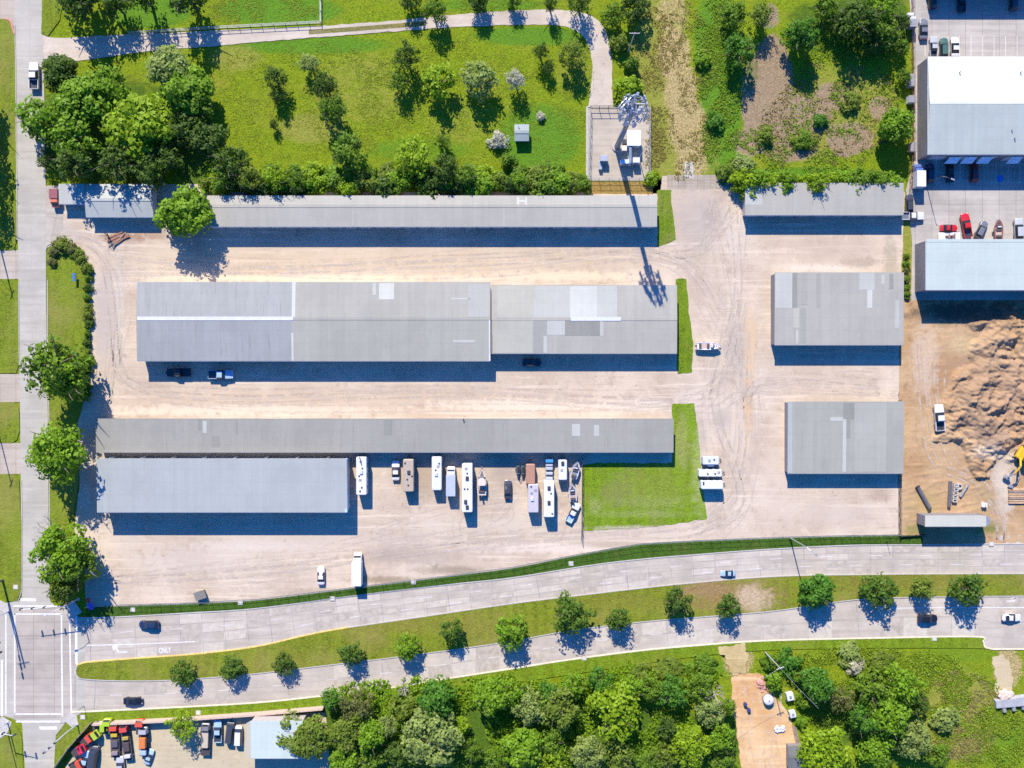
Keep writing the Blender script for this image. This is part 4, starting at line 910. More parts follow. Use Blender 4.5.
# under the big shed's shadow
car(178.5,372.5,180,C['black'],'pickup','black pickup in the long shadow of the blue grey roofed shed','pickup','parked_pickup',L=6.0)
car(221,374.5,0,C['ltblue'],'pickup','pale pickup with light hood in the blue grey shed shadow','pickup','parked_pickup',L=6.2,bedcover=paint(C['dgrey']))
car(532,362.5,0,C['black'],'sedan','black car alone in the patched roof shed shadow','car')
# yard row
car(395.7,470.5,90,C['white'],'sedan','white car parked between two motorhomes in the trailer row','car',L=4.9)
car(508,489.5,90,C['dgrey'],'sedan','dark car parked apart at the middle of the trailer row','car',L=4.8)
car(573,512.5,62,C['white'],'pickup','white and blue pickup parked askew at the south end by the lot fence','pickup','parked_pickup',L=5.2,bedcover=paint(C['ltblue']))
car(321,575.5,90,C['white'],'sedan','white car on open gravel near the verge fence','car',L=4.6)
# north east car parks
car(923.5,29,90,C['grey'],'sedan','grey car parked along the west side of the upper lot','car',L=5.2)
car(933.5,47,90,C['silver'],'pickup','silver pickup leftmost of three noses above the white roof','pickup','parked_pickup',L=5.2)
car(943.8,48,90,C['green'],'suv','green car between the silver pickup and the white car','car',L=5.0)
car(955,47,90,C['white'],'sedan','white car beside the green car above the white roof','car',L=5.0)
car(932.5,-1,90,C['black'],'suv','black car cut by the top frame edge, nearest the lot corner','car')
car(961.5,1,90,C['black'],'pickup','black pickup cut by the top frame edge in deep shade','pickup','parked_pickup',L=5.4)
car(1013.5,1,90,C['dgrey'],'suv','dark car cut by the top frame edge, far along the lot','car')
car(930,173,90,C['navy'],'suv','navy car in warehouse shade beside the white box truck','car')
car(950,172,90,C['black'],'pickup','black pickup in warehouse shade between navy and red cars','pickup','parked_pickup',L=5.0)
car(974,172.5,90,C['maroon'],'suv','dark red car in the blue shade of the tall warehouse','car')
car(949,228,0,C['red'],'sedan','low red sports car parked sideways above the ice blue roof','car',L=4.3)
car(966,225.5,100,C['red'],'pickup','red pickup parked among the row above the ice blue roof','pickup','parked_pickup',L=6.0,bedcover=paint(C['dgrey']))
car(981.3,229.5,62,C['grey'],'suv','dark grey car parked slanting right of the red pickup','car',L=4.6)
car(1018.5,229,92,C['silver'],'suv','silver car cut by the right frame edge above the ice blue roof','car',L=5.3)
car(909.5,203.5,90,C['dgrey'],'suv','dark car squeezed between the short shed and the lot','car',L=4.6)
car(912.5,216,0,C['white'],'pickup','white pickup at the lot gap beside the short pale shed','pickup','parked_pickup',L=5.6,bedcover=paint(C['grey']))
car(939,417.5,94,C['white'],'pickup','white pickup on the dug earth west of the dirt heap','pickup','parked_pickup',L=6.6)
car(230,732.5,84,C['dgrey'],'van','dark grey van in the salvage yard beside the white van','van','parked_van',L=5.2)
car(238.5,735.5,88,C['white'],'van','white van in the salvage yard against the workshop lean-to','van','parked_van',L=4.8)
car(218,731,90,C['ltblue'],'pickup','light blue pickup in the salvage yard between trailer and dark van','pickup','parked_pickup',L=5.6)

# box bodies -----------------------------------------------------------
def tires(t,xs,y): wheels(t,xs,y,.36,.26)
def rv(px,py,head,L,Wd,h,col,label,cat,name,motor=False,roofbits=(),group=None,slide=None,dark_end=False):
    x,y=W(px,py,h); t=thing(name,label,cat,(x,y,.04),head,group); P=paint(col,.5,.1)
    m=MB(); m.rbox(-L/2,L/2,-Wd/2,Wd/2,.45,h,.28,.16); b=m.build('body',P,t)
    m=MB(); m.box(-L/2+.2,L/2-.2,-Wd/2-.012,Wd/2+.012,1.0,1.35); m.build('stripe',paint((.25,.27,.32)),t)
    for bit in roofbits:
        fx,fy,kd=bit; bx,by=fx*L,fy*Wd; m=MB()
        if kd=='ac': m.rbox(bx-.5,bx+.5,by-.38,by+.38,h-.02,h+.32,.12,.1); m.build('air_conditioner',DARKST,t)
        elif kd=='acw': m.rbox(bx-.5,bx+.5,by-.38,by+.38,h-.02,h+.32,.12,.1); m.build('air_conditioner',paint((.6,.6,.6)),t)
        elif kd=='vent': m.rbox(bx-.2,bx+.2,by-.2,by+.2,h-.02,h+.14,.05,.05); m.build('roof_vent',DARKST,t)
        elif kd=='hatch': m.rbox(bx-.32,bx+.32,by-.32,by+.32,h-.02,h+.12,.06,.05); m.build('roof_hatch',paint((.35,.33,.3)),t)
    if motor:
        m=MB(); m.add([(L/2+.015,-Wd*.44,1.5),(L/2+.015,Wd*.44,1.5),(L/2-.12,Wd*.42,2.6),(L/2-.12,-Wd*.42,2.6),(L/2-.1,-Wd*.44,1.5),(L/2-.1,Wd*.44,1.5),(L/2-.2,Wd*.42,2.6),(L/2-.2,-Wd*.42,2.6)],[(0,1,2,3),(7,6,5,4),(0,4,5,1),(1,5,6,2),(2,6,7,3),(3,7,4,0)]); m.build('windscreen',GLASS,t)
        tires(t,(L*.36,-L*.22),Wd/2-.16)
        for s in (-1,1): m=MB(); m.rbox(L/2-.05,L/2+.05,s*Wd*.36-.15,s*Wd*.36+.15,.8,1.05,.04,.03); m.build('headlight',LAMPM,t)
    else:
        tires(t,(-.3,-1.1),Wd/2-.14)
        m=MB(); m.cyl((L/2-.05,-.6,.5),(L/2+1.1,0,.5),.06,n=6); m.cyl((L/2-.05,.6,.5),(L/2+1.1,0,.5),.06,n=6); m.cyl((L/2+.8,0,.04),(L/2+.8,0,.95),.05,n=6); m.build('tow_hitch',DARKST,t)
    for s in (-1,1):
        for fx in (-.3,0,.28): m=MB(); m.box(fx*L-.5,fx*L+.5,s*(Wd/2+.006)-.01,s*(Wd/2+.006)+.01,1.6,2.3); m.build('window',GLASS,t)
    if dark_end:
        m=MB(); m.box(-L/2-.05,-L/2-.005,-Wd/2+.2,Wd/2-.2,.9,h-.35); m.build('rear_window',GLASS,t)
    if slide: m=MB(); m.box(-.18*L,.2*L,-Wd/2-.35,-Wd/2-.013,.7,h-.35); m.build('slide_out',P,t)
    return t
rv(361.3,476,90,9.4,2.55,3.6,(.68,.68,.68),'long white caravan nearest the deep blue grey shed','caravan','travel_trailer',False,((.1,0,'acw'),(.38,.05,'hatch'),(.2,-.1,'vent'),(-.1,.1,'hatch'),(-.3,-.05,'vent'),(-.4,.12,'vent'),(.0,.2,'vent')))
rv(408.3,475.5,90,8.0,2.6,3.4,(.44,.36,.26),'tan motorhome beside the white car in the trailer row','motorhome','motorhome',False,((.1,-.05,'ac'),(-.12,.1,'vent'),(-.3,.0,'vent'),(.38,.3,'vent'),(-.02,-.35,'vent')),dark_end=True)
rv(436.7,473.5,90,8.3,2.45,3.3,(.66,.66,.69),'white caravan standing next to the box truck','caravan','travel_trailer',False,((.22,-.15,'hatch'),(.1,.1,'vent'),(-.02,.05,'acw'),(.3,-.25,'vent')),dark_end=True)
rv(467.2,488,90,12.0,2.6,3.9,(.68,.68,.67),'longest white motorhome in the yard, dark roof units at its south end','motorhome','motorhome',True,((.3,0,'vent'),(.2,0,'ac'),(-.02,-.05,'vent'),(-.02,.25,'vent'),(-.28,.15,'ac'),(-.39,0,'ac'),(.4,.1,'hatch')))
rv(533.3,498.5,90,7.0,2.6,3.4,(.50,.46,.47),'pinkish grey caravan behind the orange roofed trailer','caravan','travel_trailer',False,((-.02,.1,'acw'),(.3,-.2,'hatch'),(.42,.2,'vent'),(.2,.15,'hatch')))
rv(549,499,90,9.0,2.6,3.7,(.70,.70,.70),'long white motorhome behind the blue car hauler','motorhome','motorhome',False,((.3,0,'ac'),(-.1,0,'ac'),(.15,-.2,'vent'),(-.4,-.3,'vent')))
rv(562.7,470,90,5.0,2.15,2.9,(.68,.68,.68),'short white caravan right of the blue car hauler','caravan','travel_trailer',False,((.33,0,'ac'),(0,.1,'hatch')))
rv(711,460.5,0,4.0,2.1,2.7,(.62,.63,.66),'short white camper, north of the trio at the grass lot','caravan','camper_trailer',False,((.2,.1,'vent'),(-.1,0,'hatch')),slide=True)
rv(710.5,473,0,5.7,1.9,2.3,(.68,.68,.68),'white caravan with two dark vents, middle of the trio','caravan','camper_trailer',False,((-.12,-.1,'vent'),(.2,-.1,'vent'),(.36,.1,'hatch')))
rv(712.3,485,0,5.4,2.1,3.2,(.70,.70,.70),'plain white box caravan, south of the trio at the grass lot','caravan','camper_trailer',False,((-.4,.1,'vent'),(-.4,.3,'vent')))
rv(530.5,474,90,4.9,2.3,2.6,(.42,.22,.13),'orange brown roofed cargo trailer in the row','trailer','cargo_trailer',False,())
def box_truck(px,py,head,L,Wd,h,cab,box,label,cat,name):
    x,y=W(px,py,h*.8); t=thing(name,label,cat,(x,y,.04),head); cl=1.9
    m=MB(); m.rbox(-L/2,L/2-cl-.1,-Wd/2,Wd/2,.75,h,.06,.05); m.build('cargo_box',paint(box,.5,.1),t)
    m=MB(); w=Wd*.44; z=2.2
    rings=[[(xx,-w*k,.5),(xx,-w*k,1.15),(xx,-w*k*.9,zz),(xx,w*k*.9,zz),(xx,w*k,1.15),(xx,w*k,.5)] for xx,k,zz in ((L/2,.8,1.25),(L/2-.3,1,1.4),(L/2-.75,1,1.45),(L/2-1.15,1,z),(L/2-cl,1,z))]
    m.loft(rings); m.build('cab',paint(cab),t)
    m=MB(); m.add([(L/2-.74,-w*.85,1.49),(L/2-.74,w*.85,1.49),(L/2-1.12,w*.85,z-.04+.03),(L/2-1.12,-w*.85,z-.04+.03),(L/2-.78,-w*.85,1.44),(L/2-.78,w*.85,1.44),(L/2-1.16,w*.85,z-.1),(L/2-1.16,-w*.85,z-.1)],[(0,1,2,3),(7,6,5,4),(0,4,5,1),(1,5,6,2),(2,6,7,3),(3,7,4,0)]); m.build('windscreen',GLASS,t)
    m=MB(); m.box(-L/2+.1,L/2-.3,-.45,.45,.5,.72); m.build('chassis',DARKST,t)
    for s in (-1,1): m=MB(); m.rbox(L/2-.08,L/2+.03,s*w*.6-.12,s*w*.6+.12,.85,1.05,.03,.03); m.build('headlight',LAMPM,t)
    tires(t,(L/2-1.0,-L/2+1.4),Wd/2-.18); return t
box_truck(450.8,481.5,90,7.2,2.3,3.2,(.8,.8,.74),(.42,.46,.52),'box truck with cream cab and blue grey box in the trailer row','truck','box_truck')
box_truck(356.8,569.7,90,7.9,2.35,3.5,(.82,.82,.78),(.74,.74,.77),'white box truck at the fence, shadow across the road verge','truck','box_truck')
box_truck(920.5,175,90,6.0,2.2,3.4,(.10,.16,.42),(.70,.70,.70),'white box truck with blue cab at the warehouse corner','truck','box_truck')
box_truck(912.3,19.5,90,4.0,2.1,2.6,(.62,.62,.6),(.3,.3,.31),'grey boxed trailer truck against the rusty lot fence','truck','box_truck')
box_truck(54,198,-90,4.4,2.1,2.4,(.75,.2,.1),(.28,.09,.09),'dark red truck with bright cab beside the shaded annex','truck','box_truck')
# small stores along the rusty fence
for px,py,w,d,h,col,lab in ((912,80,1.6,3,1.8,(.30,.28,.27),'grey bin standing against the rusty fence beside the white roof'),(912.5,99,1.8,1.7,1.8,(.7,.7,.68),'white bin by the rusty fence halfway along the white roof'),(913.5,147,1.4,2.2,1.6,(.5,.25,.22),'faded red bin by the rusty fence near the box truck')):
    x,y=W(px,py,h); t=thing('storage_bin',lab,'bin',(x,y,.03)); m=MB(); m.rbox(-w/2,w/2,-d/2,d/2,.08,h,.06,.05); m.build('body',paint(col,.6,0),t); m=MB(); m.rbox(-w/2-.05,w/2+.05,-d/2-.05,d/2+.05,h+.003,h+.12,.06,.05); m.build('lid',GREYP,t)

# boats -----------------------------------------------------------------
def boat_trailer(x,y,head,L,label):
    t=thing('boat_trailer',label,'boat trailer',(x,y,.04),head); m=MB()
    for s in (-1,1): m.path([(-L*.42,s*.75,.5),(L*.15,s*.75,.5),(L*.58,0,.5)],.06,n=5)
    m.cyl((-L*.2,-.8,.5),(-L*.2,.8,.5),.06,n=5); m.cyl((-L*.4,-.8,.5),(-L*.4,.8,.5),.06,n=5); m.build('frame',STEEL,t); wheels(t,(-L*.15,),.95,.3,.2)
    m=MB(); m.cyl((L*.52,0,.02),(L*.52,0,.95),.05,n=6); m.build('jack',DARKST,t); return t
def boat(px,py,head,L,B,label,hullc=(.8,.8,.8),deckc=(.5,.46,.40),top=None,tower=False,cover=None,tlabel=None):
    x,y=W(px,py,1.3); t=thing('motor_boat',label,'boat',(x,y,.42),head); rings=[]
    prof=[(-.5,.86,.2),(-.2,1,.16),(.1,.98,.16),(.3,.74,.22),(.43,.36,.38),(.5,.05,.62)]
    for fx,k,zb in prof:
        b=B/2*k; xx=fx*L; zt=1.05+max(0,fx)*.5
        rings.append([(xx,-b*.05,zb),(xx,-b*.75,zb+.25),(xx,-b,zt),(xx,-b*.86,zt),(xx,-b*.80,zt-.12),(xx,b*.80,zt-.12),(xx,b*.86,zt),(xx,b,zt),(xx,b*.75,zb+.25),(xx,b*.05,zb)])
    m=MB(); m.loft(rings); m.build('hull',paint(hullc),t)
    if cover:
        r2=[[(xx*L,-B/2*k*.84,1.06+max(0,xx)*.5),(xx*L,-B/2*k*.4,1.3+max(0,xx)*.5),(xx*L,B/2*k*.4,1.3+max(0,xx)*.5),(xx*L,B/2*k*.84,1.06+max(0,xx)*.5)] for xx,k,_ in prof[:-1]]
        m=MB(); m.loft(r2); m.build('cover',paint(cover,.8,0),t)
    else:
        m=MB(); m.box(-L*.40,L*.10,-B*.33,B*.33,.94,.975); m.build('cockpit_floor',paint(deckc,.8,0),t)
        for fx in (-.36,-.02): m=MB(); m.rbox(fx*L-.3,fx*L+.3,-B*.32,B*.32,.98,1.25,.08,.06); m.build('seat',paint((.08,.07,.06),.7,0),t)
        m=MB(); m.rbox(L*.08,L*.18,-B*.22,B*.22,.98,1.6,.1,.06); m.build('console',paint((.6,.6,.6)),t)
        m=MB(); m.box(L*.19,L*.2,-B*.3,B*.3,1.1,1.7); m.build('windscreen',GLASS,t)
        m=MB()
        for k in range(3): m.rbox(L*(.24+.07*k),L*(.27+.07*k),-B*.2*(1-k*.3),B*.2*(1-k*.3),1.02,1.22+.06*k,.04,.03)
        m.build('deck_locker',paint((.22,.18,.15),.7,0),t)
    m=MB(); m.rbox(-L/2-.45,-L/2-.01,-.2,.2,.6,1.5,.08,.08); m.build('outboard_motor',paint((.05,.05,.05)),t)
    if tower:
        m=MB()
        for s in (-1,1): m.path([(-L*.2,s*B*.4,1.05),(-L*.1,s*B*.34,2.3),(L*.12,s*B*.34,2.3),(L*.2,s*B*.4,1.1)],.04,n=5)
        m.build('tower_frame',DARKST,t); m=MB(); m.rbox(-L*.12,L*.13,-B*.36,B*.36,2.32,2.4,.1,.03); m.build('canopy',paint(top or (.55,.5,.42),.8,0),t)
    boat_trailer(x,y,head,L,tlabel or 'trailer under '+label)
    return t
boat(481.8,482,90,6.6,2.4,'cream motor boat with canopy next to the longest motorhome',(.66,.58,.48),(.40,.31,.24),(.66,.57,.46),True,tlabel='trailer under the cream canopied boat in the row')
boat(708.5,346,0,5.8,1.9,'white open boat alone on gravel east of the patched roof shed',(.82,.80,.78),(.55,.40,.33),tlabel='trailer under the lone white boat on gravel')
boat(575.5,470,75,4.3,2.0,'white and grey boat at the north end by the lot fence',(.55,.56,.58),(.22,.23,.25),tlabel='trailer under the white grey boat by the fence')
boat(572.5,492.5,95,4.4,2.0,'white boat with pinkish cockpit between the other boat and pickup',(.60,.57,.55),(.45,.34,.29),tlabel='trailer under the pinkish cockpit boat')
boat(998.5,229.5,90,4.8,2.2,'rusty brown boat on the lot above the ice blue roof',(.30,.12,.09),(.50,.38,.30),tlabel='trailer under the rusty brown boat')
# personal watercraft pair on trailer
x,y=W(520.5,472,1); t=thing('watercraft_trailer','dark double trailer carrying two jet skis in the row','trailer',(x,y,.04),-90); m=MB()
for s in (-1,1): m.path([(-2,s*.9,.4),(1,s*.9,.4),(2.6,0,.4)],.06,n=5)
m.cyl((-1,-1.1,.4),(-1,1.1,.4),.06,n=5); m.build('frame',DARKST,t); wheels(t,(-.6,),1.2,.28,.18)
for s,lab in ((-1,'dark jet ski on the western side of the double trailer'),(1,'dark jet ski on the eastern side of the double trailer')):
    q=thing('jet_ski',lab,'jet ski',(x-s*.6,y,.45),-90); m=MB(); m.loft([[(xx,-w,.1),(xx,-w*1.05,.35),(xx,-w*.5,z),(xx,w*.5,z),(xx,w*1.05,.35),(xx,w,.1)] for xx,w,z in ((-1.6,.45,.5),(-.3,.5,.75),(.4,.46,.8),(1.1,.3,.62),(1.5,.06,.45))]); m.build('hull',paint((.07,.09,.11)),q); m=MB(); m.rbox(-1.3,.1,-.2,.2,.62,.95,.08,.06); m.build('seat',paint((.02,.02,.02),.7,0),q); m=MB(); m.cyl((.35,-.4,1.05),(.35,.4,1.05),.04,n=5); m.cyl((.45,0,.75),(.35,0,1.05),.06,n=5); m.build('handlebar',STEEL,q)
# blue car hauler
x,y=W(549.4,469.5,1.6); t=thing('car_hauler','narrow blue fronted hauler with grey racks touching the shed shadow','trailer',(x,y,.04),90); m=MB(); m.rbox(-2.7,1.7,-.95,.95,.55,.75,.06,.04); m.build('deck',GREYP,t); m=MB(); m.rbox(1.72,2.6,-.95,.95,.5,1.9,.15,.1); m.build('cab',paint((.05,.30,.62)),t)
for xx in (-2.2,-1.0,.2,1.1): m=MB(); m.rbox(xx-.35,xx+.35,-.85,.85,.76,1.5,.1,.1); m.build('rack',paint((.42,.46,.52)),t)
tires(t,(1.9,-1.5),.85)
# dumpster, pots, debris
x,y=W(200.5,595,1.0); t=thing('dumpster','dark tilted skip on the gravel beside the verge fence','skip',(x,y,.03),18); m=MB(); m.loft([[(-1.1,-.9,0),(1.1,-.9,0),(1.1,.9,0),(-1.1,.9,0)],[(-1.35,-1.0,1.3),(1.35,-1.0,1.3),(1.35,1.0,1.3),(-1.35,1.0,1.3)]]); m.build('body',paint((.10,.10,.09),.7,0),t); m=MB(); m.box(-1.4,1.4,-1.05,1.05,1.303,1.4); m.build('lid',paint((.19,.18,.15),.7,0),t)
x,y=W(118,238,.5); t=thing('timber_pile','reddish pile of old boards in front of the gabled house','timber pile',(x,y,.03),35); rn=random.Random(9)
for i in range(14):
    m=MB(); m.box(-rn.uniform(1.5,2.9),rn.uniform(1.5,2.9),-.16,.16,0,.09); o=m.build('board',(RUST,WOODP,plain('red_board',(.3,.13,.08),.9,0,.3))[i%3],t); o.location=(rn.uniform(-.5,.5),rn.uniform(-1.1,1.1),.1*(i//4)+.02*i%.1); o.rotation_euler.z=rn.uniform(-.25,.25)
x,y=W(108.5,236); 
t=thing('dead_shrub','leafless dark shrub with forked twigs beside the board pile','shrub',(x,y,0)); m=MB()
for i in range(11):
    a=rn.uniform(0,6.28); p=Vector((0,0,0)); q=Vector((math.cos(a)*rn.uniform(.5,1.3),math.sin(a)*rn.uniform(.5,1.3),rn.uniform(1.5,3.2))); m.cyl(p,q,.07,.03,5); m.cyl(q,q+Vector((rn.uniform(-.8,.8),rn.uniform(-.8,.8),rn.uniform(.3,1))),.03,.015,4)
m.build('branch',BARK,t)
# excavation plant
YEL=paint((.72,.42,.01),.5,.1)
x,y=W(1023,455,2); t=thing('excavator','yellow digger with grey boom and claw beside the dirt heap','excavator',(x,y,.1),-120)
for s in (-1,1): m=MB(); m.loft([[(-1.9,s*1.1-.3,.25),(-1.6,s*1.1-.3,.0),(1.6,s*1.1-.3,0),(1.9,s*1.1-.3,.25),(1.9,s*1.1-.3,.6),(1.5,s*1.1-.3,.85),(-1.5,s*1.1-.3,.85),(-1.9,s*1.1-.3,.6)],[(a,s*1.1+.3,c) for a,c in ((-1.9,.25),(-1.6,0),(1.6,0),(1.9,.25),(1.9,.6),(1.5,.85),(-1.5,.85),(-1.9,.6))]]); m.build('track',DARKST,t)
m=MB(); m.rbox(-2.0,1.3,-1.3,1.3,1.0,2.1,.3,.15); m.build('house_body',YEL,t); m=MB(); m.rbox(.0,1.5,.35,1.3,2.103,3.0,.15,.1); m.build('cab',GLASS,t); m=MB(); m.rbox(-.0,1.4,.3,1.32,3.003,3.1,.1,.05); m.build('cab_roof',YEL,t)
m=MB(); m.path([(1.0,-.2,2.0),(3.2,-.2,4.1),(5.2,-.2,3.4)],.28,.2,6); m.build('boom',YEL,t); m=MB(); m.path([(5.2,-.2,3.4),(6.6,-.2,1.2)],.2,.14,6); m.build('stick',plain('grey_boom',(.30,.31,.33),.5),t)
m=MB(); m.loft([[(6.2,-.8,1.2),(7.0,-.8,1.2),(7.2,-.8,.5),(6.4,-.8,.3)],[(6.2,.4,1.2),(7.0,.4,1.2),(7.2,.4,.5),(6.4,.4,.3)]]); m.build('bucket',GREYP,t)
m=MB(); m.rbox(-2.3,-1.7,-1.2,1.2,1.05,2.3,.2,.15); m.build('counterweight',DARKST,t)
x,y=W(1013.5,478,.5); t=thing('grapple','grey steel grapple attachment lying on pale ground by the digger','grapple',(x,y,.1),70)
for s in (-1,1): m=MB(); m.path([(-2.2,0,.3),(-.8,s*1.1,.7),(1.0,s*1.3,.6),(2.4,s*.4,.3)],.17,.1,6); m.build('claw',GREYP,t)
m=MB(); m.rbox(-2.6,-1.9,-.5,.5,.1,.9,.1,.08); m.build('head',STEEL,t)
x,y=W(1019.5,496,.6); t=thing('timber_stack','tan stack of long boards at the right edge below the digger','timber stack',(x,y,.05),0)
for k in range(7): m=MB(); m.box(-2.6,2.6,-1.9+k*.55,-1.42+k*.55,.02,.5+.15*(k%3)); m.build('board',(plain('fresh_timber',(.48,.31,.17),.8,0,.15),WOODP)[k%3==2],t)
x,y=W(923.5,497.5,.5); t=thing('steel_pipe','single dark steel pipe lying slanted on the dug earth','pipe',(x,y,.12),-61); m=MB(); m.cyl((-3.1,0,.45),(3.1,0,.45),.5,n=14,cap=False); m.cyl((-3.1,0,.45),(3.1,0,.45),.44,n=14,cap=False); m.build('shell',plain('dark_pipe',(.10,.10,.11),.6),t)
for s in (-3.1,3.1): m=MB(); m.cyl((s-.1,0,.45),(s+.1,0,.45),.56,n=14); m.build('flange',DARKST,t)
x,y=W(949.5,494,.4); t=thing('steel_pipe','dark pipe standing next to the concrete block pallet','pipe',(x,y,.12),87); m=MB(); m.cyl((-3.2,0,.4),(3.2,0,.4),.42,n=14); m.build('shell',plain('dark_pipe_b',(.09,.09,.10),.6),t)
x,y=W(964,491,.4); t=thing('steel_pipe','short grey pipe leaning away from the concrete block pallet','pipe',(x,y,.12),58); m=MB(); m.cyl((-1.7,0,.3),(1.7,0,.3),.32,n=12); m.build('shell',GREYP,t)
x,y=W(955.5,493,.6); t=thing('block_pallet','pallet of pale hollow concrete pieces between two pipes','pallet',(x,y,.1),84); m=MB(); m.box(-2.4,2.4,-.7,.7,0,.14); m.build('pallet_base',WOODP,t)
for i in range(5):
    m=MB(); a=-1.9+i*.95
    m.box(a-.4,a+.4,-.6,-.35,.145,.75); m.box(a-.4,a+.4,.35,.6,.145,.75); m.box(a-.4,a-.2,-.348,.348,.145,.75); m.box(a+.2,a+.4,-.348,.348,.145,.75); m.build('concrete_block',CONC,t)
x,y=W(959,486.5,.4)
t=thing('concrete_ring','pale concrete ring beside the block pallet','ring',(x,y,.1)); m=MB(); n=16
m.loft([[(r*math.cos(2*math.pi*i/n),r*math.sin(2*math.pi*i/n),z) for i in range(n)] for r,z in ((.8,0),(.8,.6),(.5,.6),(.5,0))],False); m.build('ring',CONC,t)
x,y=W(984,505,.6); t=thing('pump_box','small white pump box on rough ground behind the site building','box',(x,y,.1),0); m=MB(); m.rbox(-.6,.6,-.5,.5,0,1.0,.05,.05); m.build('body',WHITE,t); m=MB(); m.cyl((0,0,1),(0,0,1.5),.08); m.build('vent_pipe',DARKST,t)
# trailer under red sports car row
x,y=W(949,236.5,.5); t=thing('flat_trailer','pale flatbed trailer loaded with scrap below the red sports car','trailer',(x,y,.03),0); m=MB(); m.box(-2.7,2.7,-1.0,1.0,.5,.62); m.build('bed',paint((.7,.68,.66),.7,0),t); wheels(t,(-.3,.5),1.05,.3,.2)
for k in range(6): m=MB(); m.rbox(-1+k*.42,-.7+k*.42,rn.uniform(-.6,-.1),rn.uniform(.1,.7),.623,.9+rn.uniform(0,.4),.05,.05); m.build('scrap',(DARKST,RUST,GREYP)[k%3],t)
# salvage yard ------------------------------------------------------------
def flat_truck(px,py,head,L,col,label,load=None,bedc=(.06,.05,.05),name='flatbed_truck'):
    x,y=W(px,py,1.6); t=thing(name,label,'truck',(x,y,.03),head); w=1.05
    m=MB(); m.loft([[(xx,-w*k,.5),(xx,-w*k,1.2),(xx,-w*k*.86,zz),(xx,w*k*.86,zz),(xx,w*k,1.2),(xx,w*k,.5)] for xx,k,zz in ((L/2,.82,1.45),(L/2-.25,1,1.6),(L/2-.55,1,2.3),(L/2-1.6,1,2.35))]); m.build('cab',paint(col),t)
    m=MB(); m.add([(L/2-.22,-w*.75,1.62),(L/2-.22,w*.75,1.62),(L/2-.52,w*.75,2.26),(L/2-.52,-w*.75,2.26),(L/2-.3,-w*.75,1.55),(L/2-.3,w*.75,1.55),(L/2-.6,w*.75,2.2),(L/2-.6,-w*.75,2.2)],[(0,1,2,3),(7,6,5,4),(0,4,5,1),(1,5,6,2),(2,6,7,3),(3,7,4,0)]); m.build('windscreen',GLASS,t)
    m=MB(); m.box(-L/2,L/2-1.75,-1.1,1.1,.9,1.05); m.build('bed',paint(bedc,.8,0),t)
    m=MB(); m.box(-L/2+.1,L/2-.2,-.4,.4,.5,.88); m.build('chassis',DARKST,t)
    wheels(t,(L/2-.9,-L/2+1.1),.95,.42,.28)
    if load:
        for i,(fx,ln,hh,cc) in enumerate(load):
            m=MB(); m.rbox(fx*L-ln/2,fx*L+ln/2,-.8,.8,1.053,1.053+hh,.1,.08); m.build('load',paint(cc,.7,0),t)
    return t
flat_truck(114,741,92,8.6,(.60,.08,.04),'red cab flatbed truck, westernmost at the tan wall, yellow load',((.16,.9,.6,(.5,.36,.02)),(-.1,1.6,.5,(.09,.08,.1)),(-.36,.9,.7,(.25,.2,.2))))
flat_truck(125.5,743,97,9.0,(.58,.07,.05),'red cab flatbed truck, middle at the tan wall, dark narrow load',((.12,.8,.6,(.4,.3,.05)),(-.12,2.2,.6,(.07,.05,.05)),(-.38,.8,.7,(.55,.55,.55))))
flat_truck(143,742,90,7.4,(.42,.40,.42),'grey cab truck carrying an orange container in the salvage yard',((-.02,2.6,1.3,(.60,.18,.04)),(-.36,1.2,.8,(.35,.45,.6))))
flat_truck(205,740,88,8.2,(.20,.19,.2),'dark open dump truck with tan load in the salvage yard',((.0,4.0,.7,(.50,.42,.3)),),(.05,.045,.045))
for px,py,hd,col,lab in ((99.5,727.5,0,C['lime'],'lime green compact truck at the timber fence corner'),(107,726.8,90,C['lime'],'smaller lime green compact truck beside the red cab row'),(139.5,727.5,90,(.62,.09,.04),'bright red compact truck at the tan wall, easternmost'),(92,737.5,35,(.40,.50,.03),'lime yellow compact truck behind the timber fence'),(86,740.5,35,(.60,.08,.04),'red compact truck behind the timber fence beside the lime yellow one'),(77.5,751,25,(.62,.03,.06),'crimson compact truck farther down the timber fence'),(76,766,25,(.62,.08,.03),'orange red compact truck at the bottom frame edge')):
    flat_truck(px,py,hd,3.9,col,lab,name='compact_truck')
car(85,761,78,C['ltblue'],'pickup','pale blue grey pickup at the bottom edge by the crimson truck','pickup','parked_pickup',L=5.4)
car(93.5,757,82,C['dgrey'],'van','dark slate van beside the pale blue grey pickup','van','parked_van',L=5.8)
car(120.5,766,92,C['silver'],'suv','silver car at the bottom frame edge between flatbed trucks','car')
car(149,757,70,C['ltblue'],'sedan','light blue car parked behind the orange container truck','car',L=3.9)
